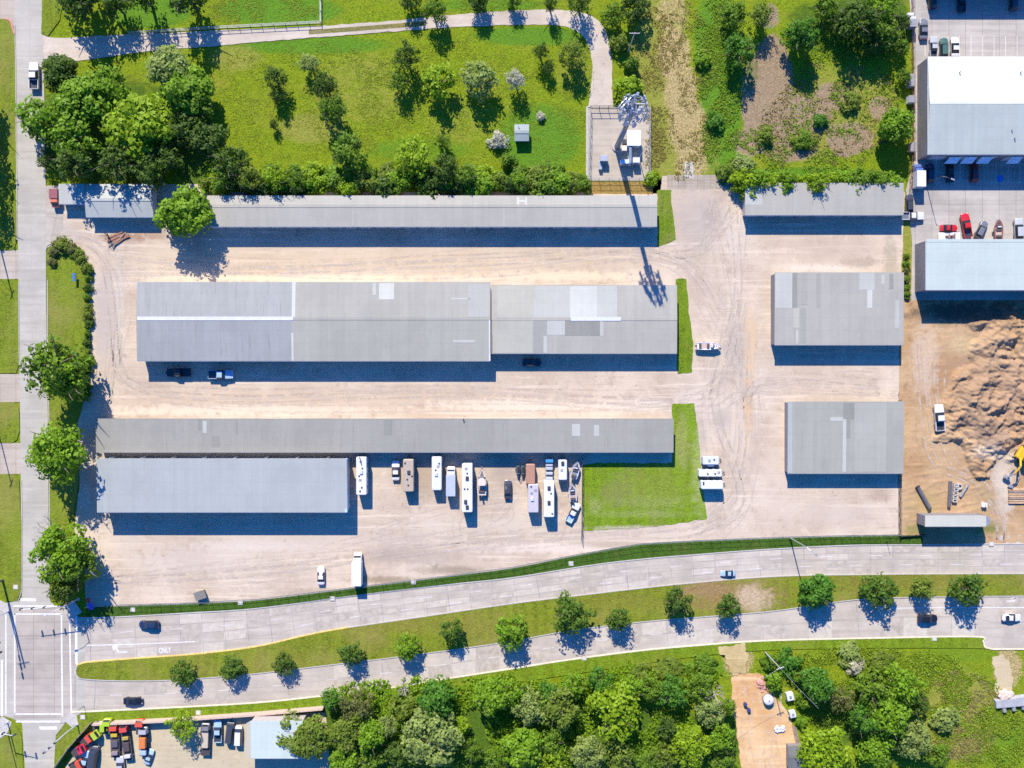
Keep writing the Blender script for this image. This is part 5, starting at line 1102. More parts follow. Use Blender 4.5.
# objects on the orange lane
for px,py,s,lab in ((768.5,700,1.35,'round white water tank by the shrubs east of the orange lane'),):
    x,y=W(px,py,1); t=thing('water_tank',lab,'tank',(x,y,.03)); m=MB(); m.cyl((0,0,0),(0,0,s*.9),s,s*.96,16); m.build('body',paint((.42,.43,.47),.5,0),t,True); m=MB(); m.dome((0,0,s*.9),s*.95,s*.95,s*.35,16); m.build('lid',paint((.7,.7,.72),.5,0),t,True); m=MB(); m.cyl((0,0,s*1.2),(0,0,s*1.32),.22); m.build('cap',GREYP,t)
for px,py,lab in ((745.5,704.5,'dark blue drum nearer the top of the orange lane'),(749,710,'dark blue drum lower on the orange lane')):
    x,y=W(px,py,.8); t=thing('drum',lab,'drum',(x,y,.03)); m=MB(); m.cyl((0,0,0),(0,0,.95),.42,n=14); m.build('body',paint((.05,.06,.22)),t); m=MB()
    for z in (.3,.62): m.cyl((0,0,z),(0,0,z+.04),.45,n=14)
    m.build('hoop',DARKST,t)
x,y=W(796,735,.3); t=thing('plank_row','row of dark planks lying along the orange lane edge','planks',(x,y,.03),-78)
for k in range(5): m=MB(); m.box(-2.6+k*.2,2.2+k*.15,-.5+k*.22,-.32+k*.22,0,.12+.05*(k%2)); m.build('plank',WOODP,t)
x,y=W(761,683,.3); t=thing('rubble_heap','reddish rubble heap where the orange lane begins','rubble',(x,y,.0)); m=MB()
for k in range(40): a=rn.uniform(0,6.28); r=rn.uniform(0,2.2); q=rn.uniform(.15,.45); m.rbox(r*math.cos(a)*.6-q,r*math.cos(a)*.6+q,r*math.sin(a)-q,r*math.sin(a)+q,0,q*2*(1-r/3),.1,.1)
o=m.build('stones',plain('brick_rubble',(.50,.24,.18),.9,0,.3,3),t); o['kind']='stuff'
x,y=W(779.5,729,.4); t=thing('sack_heap','heap of white sacks in the middle of the orange dirt lane','sacks',(x,y,.03),10)
for k in range(9): m=MB(); m.rbox(-.5,.5,-.3,.3,0,.3,.14,.12); o=m.build('sack',paint((.66,.66,.68),.8,0),t); o.location=(rn.uniform(-1.1,1.1),rn.uniform(-.6,.6),.12*(k//4)+.02); o.rotation_euler.z=rn.uniform(0,3)
for px,py,w_,h_,lab in ((790.5,697,1.7,1.5,'pale boxy trailer part with blue shade at the lane edge, beside the wood'),(793,714.5,1.5,1.3,'small square capped white box above the plank row')):
    x,y=W(px,py,h_); t=thing('utility_box',lab,'box',(x,y,.03),12); m=MB(); m.rbox(-w_/2,w_/2,-w_*.55,w_*.55,0,h_,.08,.06); m.build('body',paint((.64,.66,.70),.6,0),t); m=MB(); m.rbox(-.3,.3,-.3,.3,h_-.01,h_+.2,.08,.05); m.build('cap',GREYP,t); m=MB(); m.box(-w_/2-.3,w_/2+.2,-w_*.55-.5,-w_*.55-.01,.02,.5); m.build('step',DARKST,t)
# culvert, grey
x,y=W(1013,702,.6); t=thing('culvert','grey concrete culvert with pale sand top at the right edge','culvert',(x,y,0),8); m=MB(); m.loft([[(-4.4,-1.2,0),(-4.4,1.2,0),(-4.4,.9,.9),(-4.4,-.9,.9)],[(4.4,-1.6,0),(4.4,1.4,0),(4.4,1.0,1.2),(4.4,-1.2,1.2)]]); m.build('headwall',plain('grey_culvert',(.30,.30,.30),.85,0,.15),t)
for s in (-2.4,0,2.4): m=MB(); m.cyl((s,-2.2,.45),(s,-1.1,.45),.5,n=12); m.build('pipe_mouth',GREYP,t)
x,y=W(1006,696,.8); t=thing('sand_heap','pale pinkish sand heap on top of the grey culvert','sand heap',(x,y,.6)); m=MB(); m.dome((0,0,0),2.0,1.5,.55,24,8); m.v=[(a*(1+.5*noise.noise(Vector((a,b,3)))),b*(1+.6*noise.noise(Vector((a,b,9)))),max(0,c*(1+.8*noise.noise(Vector((a*1.5,b*1.5,5)))))) for a,b,c in m.v]; m.build('heap',plain('pale_sand_heap',(.55,.42,.32),.95,0,.2,3),t,True)
# banner thing in the junction corner shade
x,y=W(88.5,606,1.2); t=thing('feather_banner','red and blue advertising banner in tree shade near the junction','banner',(x,y,.05),0); m=MB(); m.cyl((0,0,0),(0,0,3.2),.04); m.build('pole',STEEL,t); m=MB(); m.add([(0,-.9,1.0),(1.3,-.9,1.2),(1.3,.9,1.9),(0,.9,1.8),(0,-.9,.96),(1.3,-.9,1.16),(1.3,.9,1.86),(0,.9,1.76)],[(0,1,2,3),(7,6,5,4),(0,4,5,1),(1,5,6,2),(2,6,7,3),(3,7,4,0)]); m.build('blue_cloth',paint((.03,.08,.5),.8,0),t); m=MB(); m.add([(-.2,1.0,1.9),(.9,1.0,2.0),(.8,2.4,2.3),(-.1,2.2,2.2),(-.2,1.0,1.86),(.9,1.0,1.96),(.8,2.4,2.26),(-.1,2.2,2.16)],[(0,1,2,3),(7,6,5,4),(0,4,5,1),(1,5,6,2),(2,6,7,3),(3,7,4,0)]); m.build('red_cloth',paint((.5,.04,.05),.8,0),t)

# drain inlets in verges ------------------------------------------------------
for px,py,lab in ((133,609.5,'pale concrete drain inlet in the ditch nearest the junction'),(240.5,602.5,'pale concrete drain inlet in the ditch south of the dark skip'),(332.5,598.5,'pale concrete drain inlet in the ditch by the box truck'),(413.5,582,'pale concrete drain inlet in the ditch below the blue grey shed gap'),(571,563.5,'pale concrete drain inlet in the ditch below the grass lot'),(991,544,'pale concrete drain inlet beside the site building'),
                  (198.5,712.5,'pale concrete drain inlet in the south verge above the salvage trees'),(16,587,'pale square cover in the island left of the side road'),(343,690.5,'pale concrete drain inlet in the south verge above the wood edge'),(584,658,'pale concrete drain inlet in the south verge below a tree shadow'),(83,717,'pale round cover at the junction corner with the signal pole'),(934,638.5,'pale concrete drain inlet in the south verge by the dark car')):
    x,y=W(px,py); t=thing('drain_inlet',lab,'drain inlet',(x,y,.1)); m=MB(); m.rbox(-.62,.62,-.55,.55,0,.14,.06,.04); m.build('slab',CONC,t); m=MB(); m.box(-.35,.35,-.3,.3,.143,.155); m.build('cover',paint((.6,.58,.5),.8,0),t)
# utility poles, lamps, signals ------------------------------------------------
def pole(px,py,h,label,name='utility_pole',cat='pole',r=.16,arms=(),mat_=WOODP,lamp=None):
    x,y=W(px,py); t=thing(name,label,cat,(x,y,0)); m=MB(); m.cyl((0,0,0),(0,0,h),r,r*.65,10); m.build('shaft',mat_,t)
    for z,half,ang in arms:
        m=MB(); m.box(-half,half,-.06,.06,z-.07,z+.07); o=m.build('crossarm',mat_,t); o.rotation_euler.z=R(ang)
        for k in (-.9,-.45,.45,.9): q=MB(); q.cyl((half*k,0,z+.07),(half*k,0,z+.35),.06,n=6); q.build('insulator',WHITE,o)
    if lamp:
        L,ang=lamp; m=MB(); m.path([(0,0,h-.3),(L*.5,0,h+.25),(L,0,h+.3)],.06,.05,6); o=m.build('lamp_arm',mat_,t); o.rotation_euler.z=R(ang); q=MB(); q.rbox(L-.1,L+.75,-.18,.18,h+.2,h+.38,.08,.05); q.build('lamp_head',STEEL,o)
    return t
pole(790,538,13,'pale street lamp in the ditch north of the avenue','street_lamp','street lamp',.16,(),STEEL,(2.5,-40))
pole(886.5,541,3.2,'short sign post in the ditch near the yard corner','sign_post','sign post',.07,(),DARKST)
pole(765,652,14,'tall power pole with white insulators in the south verge',r=.15,arms=((13.3,.9,20),),mat_=plain('pale_power_pole',(.34,.34,.33),.7))
pole(3,580,19,'tall steel line pole throwing a long shadow over the junction','line_pole','pole',.3,((18,1.4,10),),plain('weathered_steel_pole',(.12,.11,.1),.7,.2))
pole(-4,422,14,'timber power pole whose shadow crosses the rounded island',r=.17,arms=((13.4,1.1,70),))
pole(-2,238,13,'timber power pole beyond the left frame edge',r=.2,arms=((12.4,1.2,70),))
pole(8,733,10,'white lamp pole at the south west junction corner','street_lamp','street lamp',.14,(),STEEL,(3,190))
pole(628,52,13,'leaning looking timber pole right of the gravel lane bend',r=.17,arms=((12.5,1.2,0),),mat_=plain('grey_timber_pole',(.42,.40,.36),.8))
pole(639,158,12,'slender grey lightning pole at the compound east fence','lightning_pole','pole',.10,(),STEEL)
pole(926,184,9,'lamp pole at the industrial lot with a bent shadow','street_lamp','street lamp',.11,(),DARKST,(2.2,-20))
pole(84,706,3.0,'short sign post at the junction south east corner','sign_post','sign post',.07,(),DARKST)
x,y=W(73.5,277,1.5); t=thing('notice_board','small blue notice board with white foot in the hedge island','sign',(x,y,.06),0); m=MB(); m.box(-.3,.3,-1.0,1.0,1.2,1.35); m.build('panel',paint((.03,.15,.45),.7,0),t); m=MB(); m.box(-.05,.05,-.8,-.7,0,1.2); m.box(-.05,.05,.7,.8,0,1.2); m.build('post',WHITE,t)
def signal(px,py,arm_ang,L,label,h=7.2,heads=3,lampang=None):
    x,y=W(px,py); t=thing('traffic_signal',label,'traffic signal',(x,y,.05)); G=plain('signal_galvanised',(.55,.57,.58),.45,.2)
    m=MB(); m.cyl((0,0,0),(0,0,9.5 if lampang is not None else h+.3),.17,.11,10); m.build('shaft',G,t); m=MB(); m.cyl((0,0,0),(0,0,.3),.4,n=10); m.build('footing',CONC,t)
    a=R(arm_ang); d=Vector((math.cos(a),math.sin(a),0)); m=MB(); m.cyl((0,0,h-.4),tuple(d*L+Vector((0,0,h))),.12,.07,8); arm=m.build('mast_arm',G,t)
    for k in range(heads):
        p=d*(L*(.45+.5*k/max(1,heads-1)))+Vector((0,0,h-.1)); q=MB(); q.rbox(-.2,.2,-.2,.2,-.95,.2,.05,.04); o=q.build('signal_head',paint((.03,.03,.03),.6,0),arm); o.location=p
        q=MB()
        for z,dx in ((-.05,0),(-.38,0),(-.7,0)): q.cyl((0,-.205,z),(0,-.25,z),.12,n=8)
        q.build('lens',plain('signal_lens',(.1,.12,.08),.3),o)
    if lampang is not None:
        b=R(lampang); e=Vector((math.cos(b),math.sin(b),0)); m=MB(); m.path([(0,0,9.3),tuple(e*1.6+Vector((0,0,9.8))),tuple(e*3.4+Vector((0,0,9.9)))],.07,.05,6); q=m.build('lamp_arm',G,t); m=MB(); m.rbox(-.4,.4,-.2,.2,-.1,.1,.08,.05); o=m.build('lamp_head',G,q); o.location=e*3.7+Vector((0,0,9.85)); o.rotation_euler.z=b
    return t
signal(78.5,599,185,11.5,'traffic signal with long arm at the junction corner under the big tree',lampang=205)
signal(77.5,724,222,7.0,'traffic signal with white diagonal arm at the timber fence corner',lampang=None)
signal(8,722,352,5.5,'traffic signal at the south west corner, arm toward the side road',heads=2)
signal(9,611,-80,9.0,'traffic signal at the north west corner, arm toward the avenue',heads=3)
# overhead wires from power pole
x,y=W(765,652); t=thing('overhead_wire','thin pale service wires leaving the tall power pole on both sides','wire',(x,y,0)); m=MB()
m.path([(0,0,13.2),(-6,-4,12.6),(-12,-8,12.9)],.02,n=4); m.path([(0,0,12.2),(5,-5.5,11.8),(9.5,-10,12)],.02,n=4)
m.build('cable',plain('pale_wire',(.5,.5,.5),.5),t)
# ------------------------------------------------------------------ trees
def crown_mesh(seed, nclump=46, leaves=44, leaf=.085, cr=.30, flat=.8, gap=.0, core=.0):
    """leaf-sized faces in clumps spread over a crown of radius about 1, base at z = 0"""
    rn=random.Random(seed); m=MB()
    clumps=[]
    for i in range(nclump):
        u=rn.uniform(-.45,1); a=rn.uniform(0,6.283); r=math.sqrt(max(0,1-u*u)); rad=rn.uniform(.5,.86)*(1-.18*noise.noise(Vector((math.cos(a)*1.3+seed,math.sin(a)*1.3,u))))
        rad*=1+.42*noise.noise(Vector((math.cos(a)*1.1,math.sin(a)*1.1,seed*1.7)))
        if rn.random()<gap: continue
        clumps.append((Vector((r*math.cos(a)*rad,r*math.sin(a)*rad,u*rad*flat)),cr*rn.uniform(.6,1.25)))
    for i in range(nclump//5): clumps.append((Vector((rn.uniform(-.4,.4),rn.uniform(-.4,.4),rn.uniform(-.2,.35))),cr))
    for c,q in clumps:
        for k in range(leaves):
            d=Vector((rn.gauss(0,1),rn.gauss(0,1),rn.gauss(.25,1))).normalized(); p=c+d*q*rn.uniform(.65,1.1)
            nrm=(d+Vector((rn.gauss(0,.45),rn.gauss(0,.45),rn.gauss(.75,.4)))).normalized()
            t=nrm.orthogonal().normalized(); b=nrm.cross(t); a=rn.uniform(0,6.28); t,b=t*math.cos(a)+b*math.sin(a),b*math.cos(a)-t*math.sin(a)
            s=leaf*rn.uniform(.6,1.3); w=s*rn.uniform(.5,.8); z=Vector((0,0,flat*.75))
            m.add([p+z-t*s,p+z-b*w,p+z+t*s,p+z+b*w],[(0,1,2,3)])
    return m.mesh('crown')
def trunk_mesh(seed, limbs=6, spread=.55):
    rn=random.Random(seed); m=MB()   # unit height 1, crown centre near .62
    m.cyl((0,0,-.02),(0,0,.42),.030,.022,8); m.cyl((0,0,.42),(0,0,.75),.022,.008,6)
    for i in range(limbs):
        a=i*6.283/limbs+rn.uniform(-.4,.4); z=rn.uniform(.25,.5); e=Vector((math.cos(a)*spread*.5,math.sin(a)*spread*.5,z+rn.uniform(.15,.3)))
        m.cyl((0,0,z),tuple(e),.014,.007,5); m.cyl(tuple(e),tuple(e+Vector((math.cos(a+.4)*.12,math.sin(a+.4)*.12,.1))),.007,.003,4)
    return m.mesh('trunk')
CR=dict(dense=[crown_mesh(s,60,46,.080,.27,.8) for s in (1,2,3,4)],
        loose=[crown_mesh(s,44,36,.075,.26,.85,.2) for s in (11,12,13,14)],
        feather=[crown_mesh(s,58,60,.062,.25,.75,.1) for s in (21,22,23)],
        shrub=[crown_mesh(s,24,40,.12,.36,.75) for s in (31,32,33)],
        lobed=[crown_mesh(s,30,80,.075,.36,.75) for s in (51,52,53)],
        sparse=[crown_mesh(s,46,34,.065,.25,.9,.2) for s in (41,42,43)])
TR=[trunk_mesh(s) for s in (5,6,7)]
LM=dict(street=leaf_mat('street_tree_leaves',(0.082,0.165,0.018)),mid=leaf_mat('mid_green_leaves',(0.120,0.225,0.016)), dark=leaf_mat('dark_green_leaves',(0.070,0.138,0.017)), lime=leaf_mat('lime_leaves',(0.215,0.345,0.012)),
        bright=leaf_mat('bright_green_leaves',(0.155,0.295,0.014)), olive=leaf_mat('olive_leaves',(0.150,0.225,0.026)), pale=leaf_mat('pale_sage_leaves',(0.235,0.32,0.085)),
        white=leaf_mat('whitish_blossom',(0.46,0.46,0.36),.3), deep=leaf_mat('rich_green_leaves',(0.075,0.205,0.018)), dull=leaf_mat('dull_brown_green_leaves',(0.145,0.165,0.045)))
_tn=[0]
def tree(px, py, r, h, col, form, label, cat='tree', name=None, group=None, asp=1.0, bark=None):
    """r = crown radius in picture px, h = height m"""
    i=_tn[0]; _tn[0]+=1
    shrub=form=='shrub' or h<3.2
    rad=r*MPP*(1-h*.6/CAM_H)*1.06; vz=h*.5/.98 if not shrub else h*.62
    zc=h-vz*1.72 if not shrub else -vz*.25
    x,y=W(px,py,max(.5,h*.66))
    t=thing(name or ('shrub' if shrub else 'tree'),label,cat if cat!='tree' or not shrub else 'shrub',(x,y,0),(i*77)%360,group)
    me=CR[form][(i*7+3)%len(CR[form])]
    c=link('crown',me,LM[col],t,(0,0,max(-.2,zc))); c.scale=(rad*asp,rad/asp,vz)
    k=link('trunk',TR[i%3],bark or BARK,t); s=h if not shrub else h*.8; k.scale=(max(s,rad*1.3),max(s,rad*1.3),s)
    return t
def bare_tree(px,py,r,h,label,name='bare_tree'):
    x,y=W(px,py,h*.6); t=thing(name,label,'tree',(x,y,0)); rn=random.Random(px); m=MB()
    def grow(p,d,L,rad,n):
        q=p+d*L; m.cyl(tuple(p),tuple(q),rad,rad*.6,5,False)
        if n:
            for _ in range(3 if n>1 else 4): grow(q,(d+Vector((rn.uniform(-.8,.8),rn.uniform(-.8,.8),rn.uniform(-.25,.35)))).normalized(),L*rn.uniform(.55,.8),rad*.55,n-1)
    m2=MB(); m2.cyl((0,0,0),(0,0,h*.4),.28,.2,8); m2.build('trunk',PALEBARK,t)
    for a in range(5): grow(Vector((0,0,h*.38)),Vector((math.cos(a*1.26)*.7,math.sin(a*1.26)*.7,.7)).normalized(),r*MPP*.55,.13,3)
    m.build('branches',PALEBARK,t); return t
T=[ # north west clump
 (56,70,19,10,'dark','dense','round dark tree at the road edge right of the white pickup'),
 (35,117,25,12,'bright','loose','broad tree hanging over the side road from the north west clump'),
 (78,98,27,13,'bright','dense','large tree at the centre of the north west clump'),
 (67,130,25,12,'bright','loose','green tree between the overhanging tree and the lime one'),
 (134,122,34,13,'lime','dense','brightest lime green tree of the north west clump'),
 (106,84,21,11,'bright','loose','smaller tree north of the lime tree in the north west clump'),
 (168,68,25,12,'pale','feather','pale feathery tree touching the farm lane in the north west clump'),
 (186,88,26,12,'bright','dense','green tree right of the pale feathery one'),
 (196,105,17,10,'mid','loose','east edge tree of the north west clump facing the field'),
 (205,138,22,9,'dark','sparse','thin dark tree spreading into the field from the clump'),
 (182,128,18,9,'dark','loose','dark tree in shade right of the lime tree'),
 (165,155,18,8,'dark','loose','dark tree below the lime tree near the hedge'),
 (112,160,20,13,'dark','loose','dark shaded tree behind the gabled house'),
 (70,160,20,13,'dark','loose','dark shaded tree behind the flat annex'),
 (45,158,11,5,'dark','sparse','thin dark bush leaning to the side road by the annex'),
 (150,172,16,12,'dark','loose','dark shaded tree at the gabled house corner'),
 (228,160,18,12,'dark','loose','dark tree where the clump meets the hedgerow'),
 (181,212,27,13,'bright','dense','lone round bright tree between gabled house and long shed'),
 # top edge
 (72,-8,26,15,'dark','loose','dark tall tree at top left throwing blue shade on the lane'),
 (112,2,14,11,'dark','loose','dark tree at the top edge, second from the side road'),
 (138,-8,15,14,'dark','sparse','sparse tall tree at the top edge with streaky lane shade'),
 (183,-8,21,15,'dark','loose','dark tall tree at the top edge beside the mown field'),
 (409,-2,11,7,'dark','loose','small dark tree at the top edge above the field lane bend'),
 (433,9,12,9,'mid','loose','tree between lane and top edge with round dark shade below it'),
 (478,-3,12,8,'dark','loose','dark tree at the top edge left of the bend trees'),
 (551,2,7,8,'dark','sparse','slim dark tree at top edge shading the lane first'),
 (580,0,13,9,'dark','sparse','sparse dark tree at top edge shading the lane bend'),
 (512,-3,9,6,'mid','loose','small tree at top edge above the straight lane part'),
 # field
 (273,76,12,8,'dark','sparse','narrow dusky tree alone in the western field'),
 (276,95,8,6,'dark','sparse','thin dark tree just below the narrow dusky field tree'),
 (309,62,12,6,'pale','sparse','pale whitish thin bush north of the dark field pair'),
 (324,82,13,8,'dark','sparse','dark tree upper of the stacked pair in the western field'),
 (331,106,14,9,'mid','sparse','tree lower of the stacked pair in the western field'),
 (346,150,20,11,'mid','loose','large tree where the western field meets the hedgerow'),
 (273,124,5,4,'dark','sparse','tiny sapling alone in the western field'),
 (406,55,14,10,'dark','sparse','dark spindly tree left of the lime field tree'),
 (398,80,12,7,'mid','sparse','small dusky tree at the foot of the dark spindly one'),
 (437,78,20,9,'lime','loose','lime green spreading tree in the middle of the field'),
 (480,78,19,10,'pale','loose','grey green tree with pale top right of the lime field tree'),
 (516,78,11,8,'white','sparse','small white blossoming tree right of the pale topped one'),
 (498,140,9,3,'white','shrub','low whitish bush left of the little metal hut'),
 (443,140,8,5,'mid','sparse','small tree south of the lime field tree'),
 (412,158,21,10,'lime','loose','lime green tree standing over the middle of the hedgerow'),
 (446,168,14,10,'dark','loose','dark tree right of the lime hedgerow tree'),
 (541,50,8,7,'dark','sparse','slim dark tree in the field inside the lane bend'),
 (548,66,8,5,'dark','sparse','dark bush behind the slim tree inside the lane bend'),
 (572,52,15,9,'olive','sparse','olive tree inside the lane bend beside the gravel'),
 (541,115,5,2,'white','shrub','tiny whitish bush right of the hut'),
 (509,160,8,4,'mid','shrub','low bush below the little metal hut'),
 (222,177,13,9.5,'mid','loose','taller tree at the west end of the long shed hedge, shading its roof'),
 (246,176,14,10,'olive','loose','taller olive tree second along the long shed hedge, shading its roof'),
 (272,178,13,9.5,'lime','loose','taller lime tree third along the long shed hedge, shading its roof'),
 (296,180,11,8.5,'mid','loose','taller tree fourth along the long shed hedge, shading its roof'),
 (466,176,12,8.5,'mid','loose','taller tree by the dark hedge tree north of the long shed middle'),
 (520,180,10,7,'bright','loose','bright rounded tree at the long shed hedge below the hut'),
 (758,178,11,7.5,'bright','loose','taller bright tree at the west end of the short shed hedge'),
 (820,182,11,8.5,'lime','loose','taller lime tree leaning over the short shed roof middle'),
 (788,178,10,7,'bright','loose','taller bright tree second along the short shed hedge'),
 # around lane and north east scrub
 (636,2,17,9,'dark','loose','dark tree at top edge right of the lane bend'),
 (612,12,12,6,'mid','loose','bush tree at the outer side of the lane bend'),
 (620,40,9,5,'olive','shrub','olive bush along the lane north of the mast'),
 (629,85,12,5,'lime','shrub','lime bush just north of the mast cluster'),
 (632,62,8,5,'mid','shrub','green bush between lime bush and top tree'),
 (653,178,8,3,'lime','shrub','lime bush at the compound south east corner'),
 (741,48,17,11,'deep','loose','green tree in the scrub with a long dark shadow'),
 (734,12,15,9,'mid','loose','mid green tree at top edge near the scrub clearing'),
 (762,14,14,8,'olive','sparse','olive thin tree at the top of the scrub clearing'),
 (804,34,17,12,'deep','dense','rich green round tree east of the pinkish clearing'),
 (828,4,14,9,'mid','loose','tree at top edge between the round tree and dark grove'),
 (860,14,22,14,'dark','loose','largest dark tree of the north east grove'),
 (884,30,17,11,'mid','loose','mid green tree of the north east grove near the car park'),
 (887,3,18,12,'bright','loose','bright tree at top edge of the north east grove'),
 (903,20,10,8,'dark','loose','dark tree against the rusty fence by the boxed trailer'),
 (903,45,9,6,'mid','loose','slim tree against the rusty fence above the white roof'),
 (842,20,13,9,'dark','loose','dark tree on the west side of the north east grove'),
 (898,122,18,11,'bright','dense','bright tree leaning over the rusty fence midway'),
 (905,75,8,5,'mid','loose','bush tree against the rusty fence beside the grey bin'),
 (876,40,12,8,'dark','loose','dark low tree under the grove south side'),
 (704,58,9,3,'bright','shrub','bright low bush right of the straw track, northern'),
 (716,120,9,3,'deep','shrub','rich green low bush right of the straw track, southern'),
 (745,162,12,4,'pale','shrub','pale sage bush at the end of the straw track'),
 (727,172,9,4,'olive','shrub','olive bush at the old paved apron corner'),
 (805,140,10,3,'mid','shrub','low bush alone amid the scrub field centre'),
 (822,120,8,3,'deep','shrub','dark low bush in the scrub field near bare patches'),
 (852,100,10,3,'olive','shrub','olive low bush in the eastern scrub field'),
 (766,135,8,3,'olive','shrub','olive low bush beside the pinkish clearing'),
 # side road trees
 (48,365,30,20,'mid','loose','largest tree by the side road, grey hole in its crown'),
 (62,378,22,17,'bright','dense','bright tree pressed against the large side road tree'),
 (52,452,28,18,'bright','lobed','round full tree by the side road opposite the long shed end'),
 (51,556,26,17,'bright','lobed','bright tree by the side road near the junction'),
 (75,567,19,15,'mid','loose','duller tree right of the bright junction tree'),
 (62,590,15,11,'dark','loose','dark tree nearest the junction crossing'),
 # salvage and workshop
 (181,728,15,7,'lime','sparse','lime feathery tree standing in the salvage yard wall line'),
 (303,739,25,10,'olive','feather','olive feathery tree beside the blue roofed workshop'),
 # south wood, western
 (332,702,12,7,'deep','loose','small rich green tree at the end of the tan wall'),
 (356,708,17,8,'dull','sparse','dull brownish tree next to the tan wall end'),
 (347,735,20,9,'olive','feather','olive tree right of the feathery workshop tree'),
 (370,738,15,10,'bright','dense','bright upright tree between the olive and pale trees'),
 (343,764,17,9,'bright','loose','bright tree at the bottom edge below the olive ones'),
 (371,766,14,8,'mid','loose','mid green tree at the bottom edge below the bright upright one'),
 (388,728,11,7,'pale','sparse','ghostly pale thin tree left of the big pale tree'),
 (396,756,14,8,'dark','loose','dark tree in the gap below the ghostly pale one'),
 (405,708,14,6,'olive','shrub','olive bush above the big pale tree'),
 (434,700,19,10,'deep','dense','rich green tree north of the big pale tree by the verge'),
 (430,743,30,12,'pale','feather','big pale sage tree in the western south wood'),
 (462,728,10,6,'lime','loose','lime slim tree right of the big pale one'),
 (472,752,11,7,'mid','loose','mid green slim tree below the lime slim one'),
 (491,697,19,11,'bright','dense','bright tree with black gap beneath, near the verge'),
 (514,695,14,9,'bright','loose','bright tree right of the black gap tree'),
 (532,712,17,10,'pale','feather','pale tree left of the grey green crown'),
 (561,712,20,11,'olive','lobed','olive green crown left of the brightest round tree'),
 (548,695,14,8,'deep','loose','rich green tree on the verge side above the olive crown'),
 (574,688,14,8,'bright','loose','bright tree on the verge side over the round lime tree'),
 (600,683,15,9,'deep','loose','rich green tree on verge side right of the bright one'),
 (616,716,26,12,'lime','lobed','brightest round lime tree in the middle of the south wood'),
 (525,752,22,11,'bright','dense','bright broad tree at the bottom edge left part of wood'),
 (497,762,13,8,'mid','loose','tree at the bottom edge left of the bright broad one'),
 (553,745,17,8,'mid','loose','shaded tree between the bright broad tree and the lime crown'),
 (556,766,16,9,'lime','loose','lime tree at the bottom edge right of the broad one'),
 (590,757,18,9,'pale','feather','sage tree at the bottom edge under the lime crown'),
 (618,758,18,9,'olive','loose','olive tree at the bottom edge right of the sage one'),
 (632,690,14,8,'bright','loose','bright tree upper right of the round lime tree'),
 (653,692,14,7,'mid','loose','mid green tree midway along the wood, verge side'),
 (676,694,16,8,'deep','loose','rich green tree upper edge of wood, left of thin grey stems'),
 (700,690,15,7,'mid','loose','tree at the upper edge of wood nearest the dirt lane'),
 (670,673,16,3,'olive','shrub','olive scrub bush on the verge edge midway'),
 (702,668,14,3,'mid','shrub','green scrub bush on the verge edge near the dirt lane'),
 (640,676,11,3,'olive','shrub','olive scrub bush on the verge edge over the lime crown'),
 (712,715,15,8,'pale','feather','sage tree at the dirt lane side of the wood'),
 (730,708,9,6,'mid','loose','narrow tree squeezed against the dirt lane, upper'),
 (692,748,19,9,'lime','feather','lime feathery tree at the wood corner by the dirt lane'),
 (722,742,15,8,'bright','loose','bright tree against the dirt lane, lower'),
 (666,757,14,7,'olive','loose','olive tree at bottom edge right of the dark gap'),
 (668,730,12,7,'dark','loose','dark tree inside the black gap of the wood'),
 (725,764,13,7,'mid','loose','tree in the bottom corner of wood by the dirt lane'),
 (646,765,13,7,'mid','loose','mid green tree at bottom edge beside the olive one'),
 # east wood
 (820,688,17,10,'deep','dense','rich green round tree heading the east wood'),
 (842,702,13,8,'dull','sparse','dull thin tree right of the east wood head'),
 (873,690,18,10,'mid','loose','tree north of the bright east wood crown'),
 (902,686,20,11,'bright','loose','bright crown at the north east of the east wood'),
 (893,718,22,12,'bright','dense','large bright crown in the heart of the east wood'),
 (866,722,17,10,'deep','loose','rich green tree left of the large east wood crown'),
 (920,704,13,9,'dark','loose','dark tree on the east side of the east wood'),
 (917,742,19,9,'pale','feather','sage tree at the south east of the east wood'),
 (880,750,18,9,'bright','lobed','bright tree at bottom edge of the east wood middle'),
 (825,754,25,10,'lime','lobed','lime round tree at bottom edge right of the dark grey shed'),
 (940,757,14,6,'mid','loose','mid green tree at bottom edge, east end of the wood'),
 (948,722,13,4,'pale','shrub','pale sage bush on the dry slope east of the wood'),
 (857,668,8,3,'white','shrub','low whitish bush north of the east wood'),
 (884,664,13,3,'olive','shrub','olive bush on the verge side of the east wood'),
 (850,656,12,3,'pale','shrub','pale bush on the verge side left of the olive one'),
 (790,664,12,4,'deep','shrub','rich green bush right of the tall power pole'),
 (775,684,10,4,'bright','shrub','bright bush above the white tanks'),
 (802,676,9,4,'mid','shrub','green bush left of the east wood head'),
 (806,702,8,4,'mid','shrub','green bush between tanks and the east wood'),
 (803,722,7,3,'bright','shrub','bright bush between plank row and east wood'),
 (772,664,9,3,'mid','shrub','green bush under the tall power pole'),
 # off frame, cast the dark strip on the left
 (-29,92,17,13,'dark','loose','dark tree past the left frame edge shading the island, north'),
 (-29,145,17,13,'dark','loose','dark tree past the left frame edge shading the island, middle'),
 (-28,190,16,13,'dark','loose','dark tree past the left frame edge shading the island, south'),
]
for a in T: tree(*a)
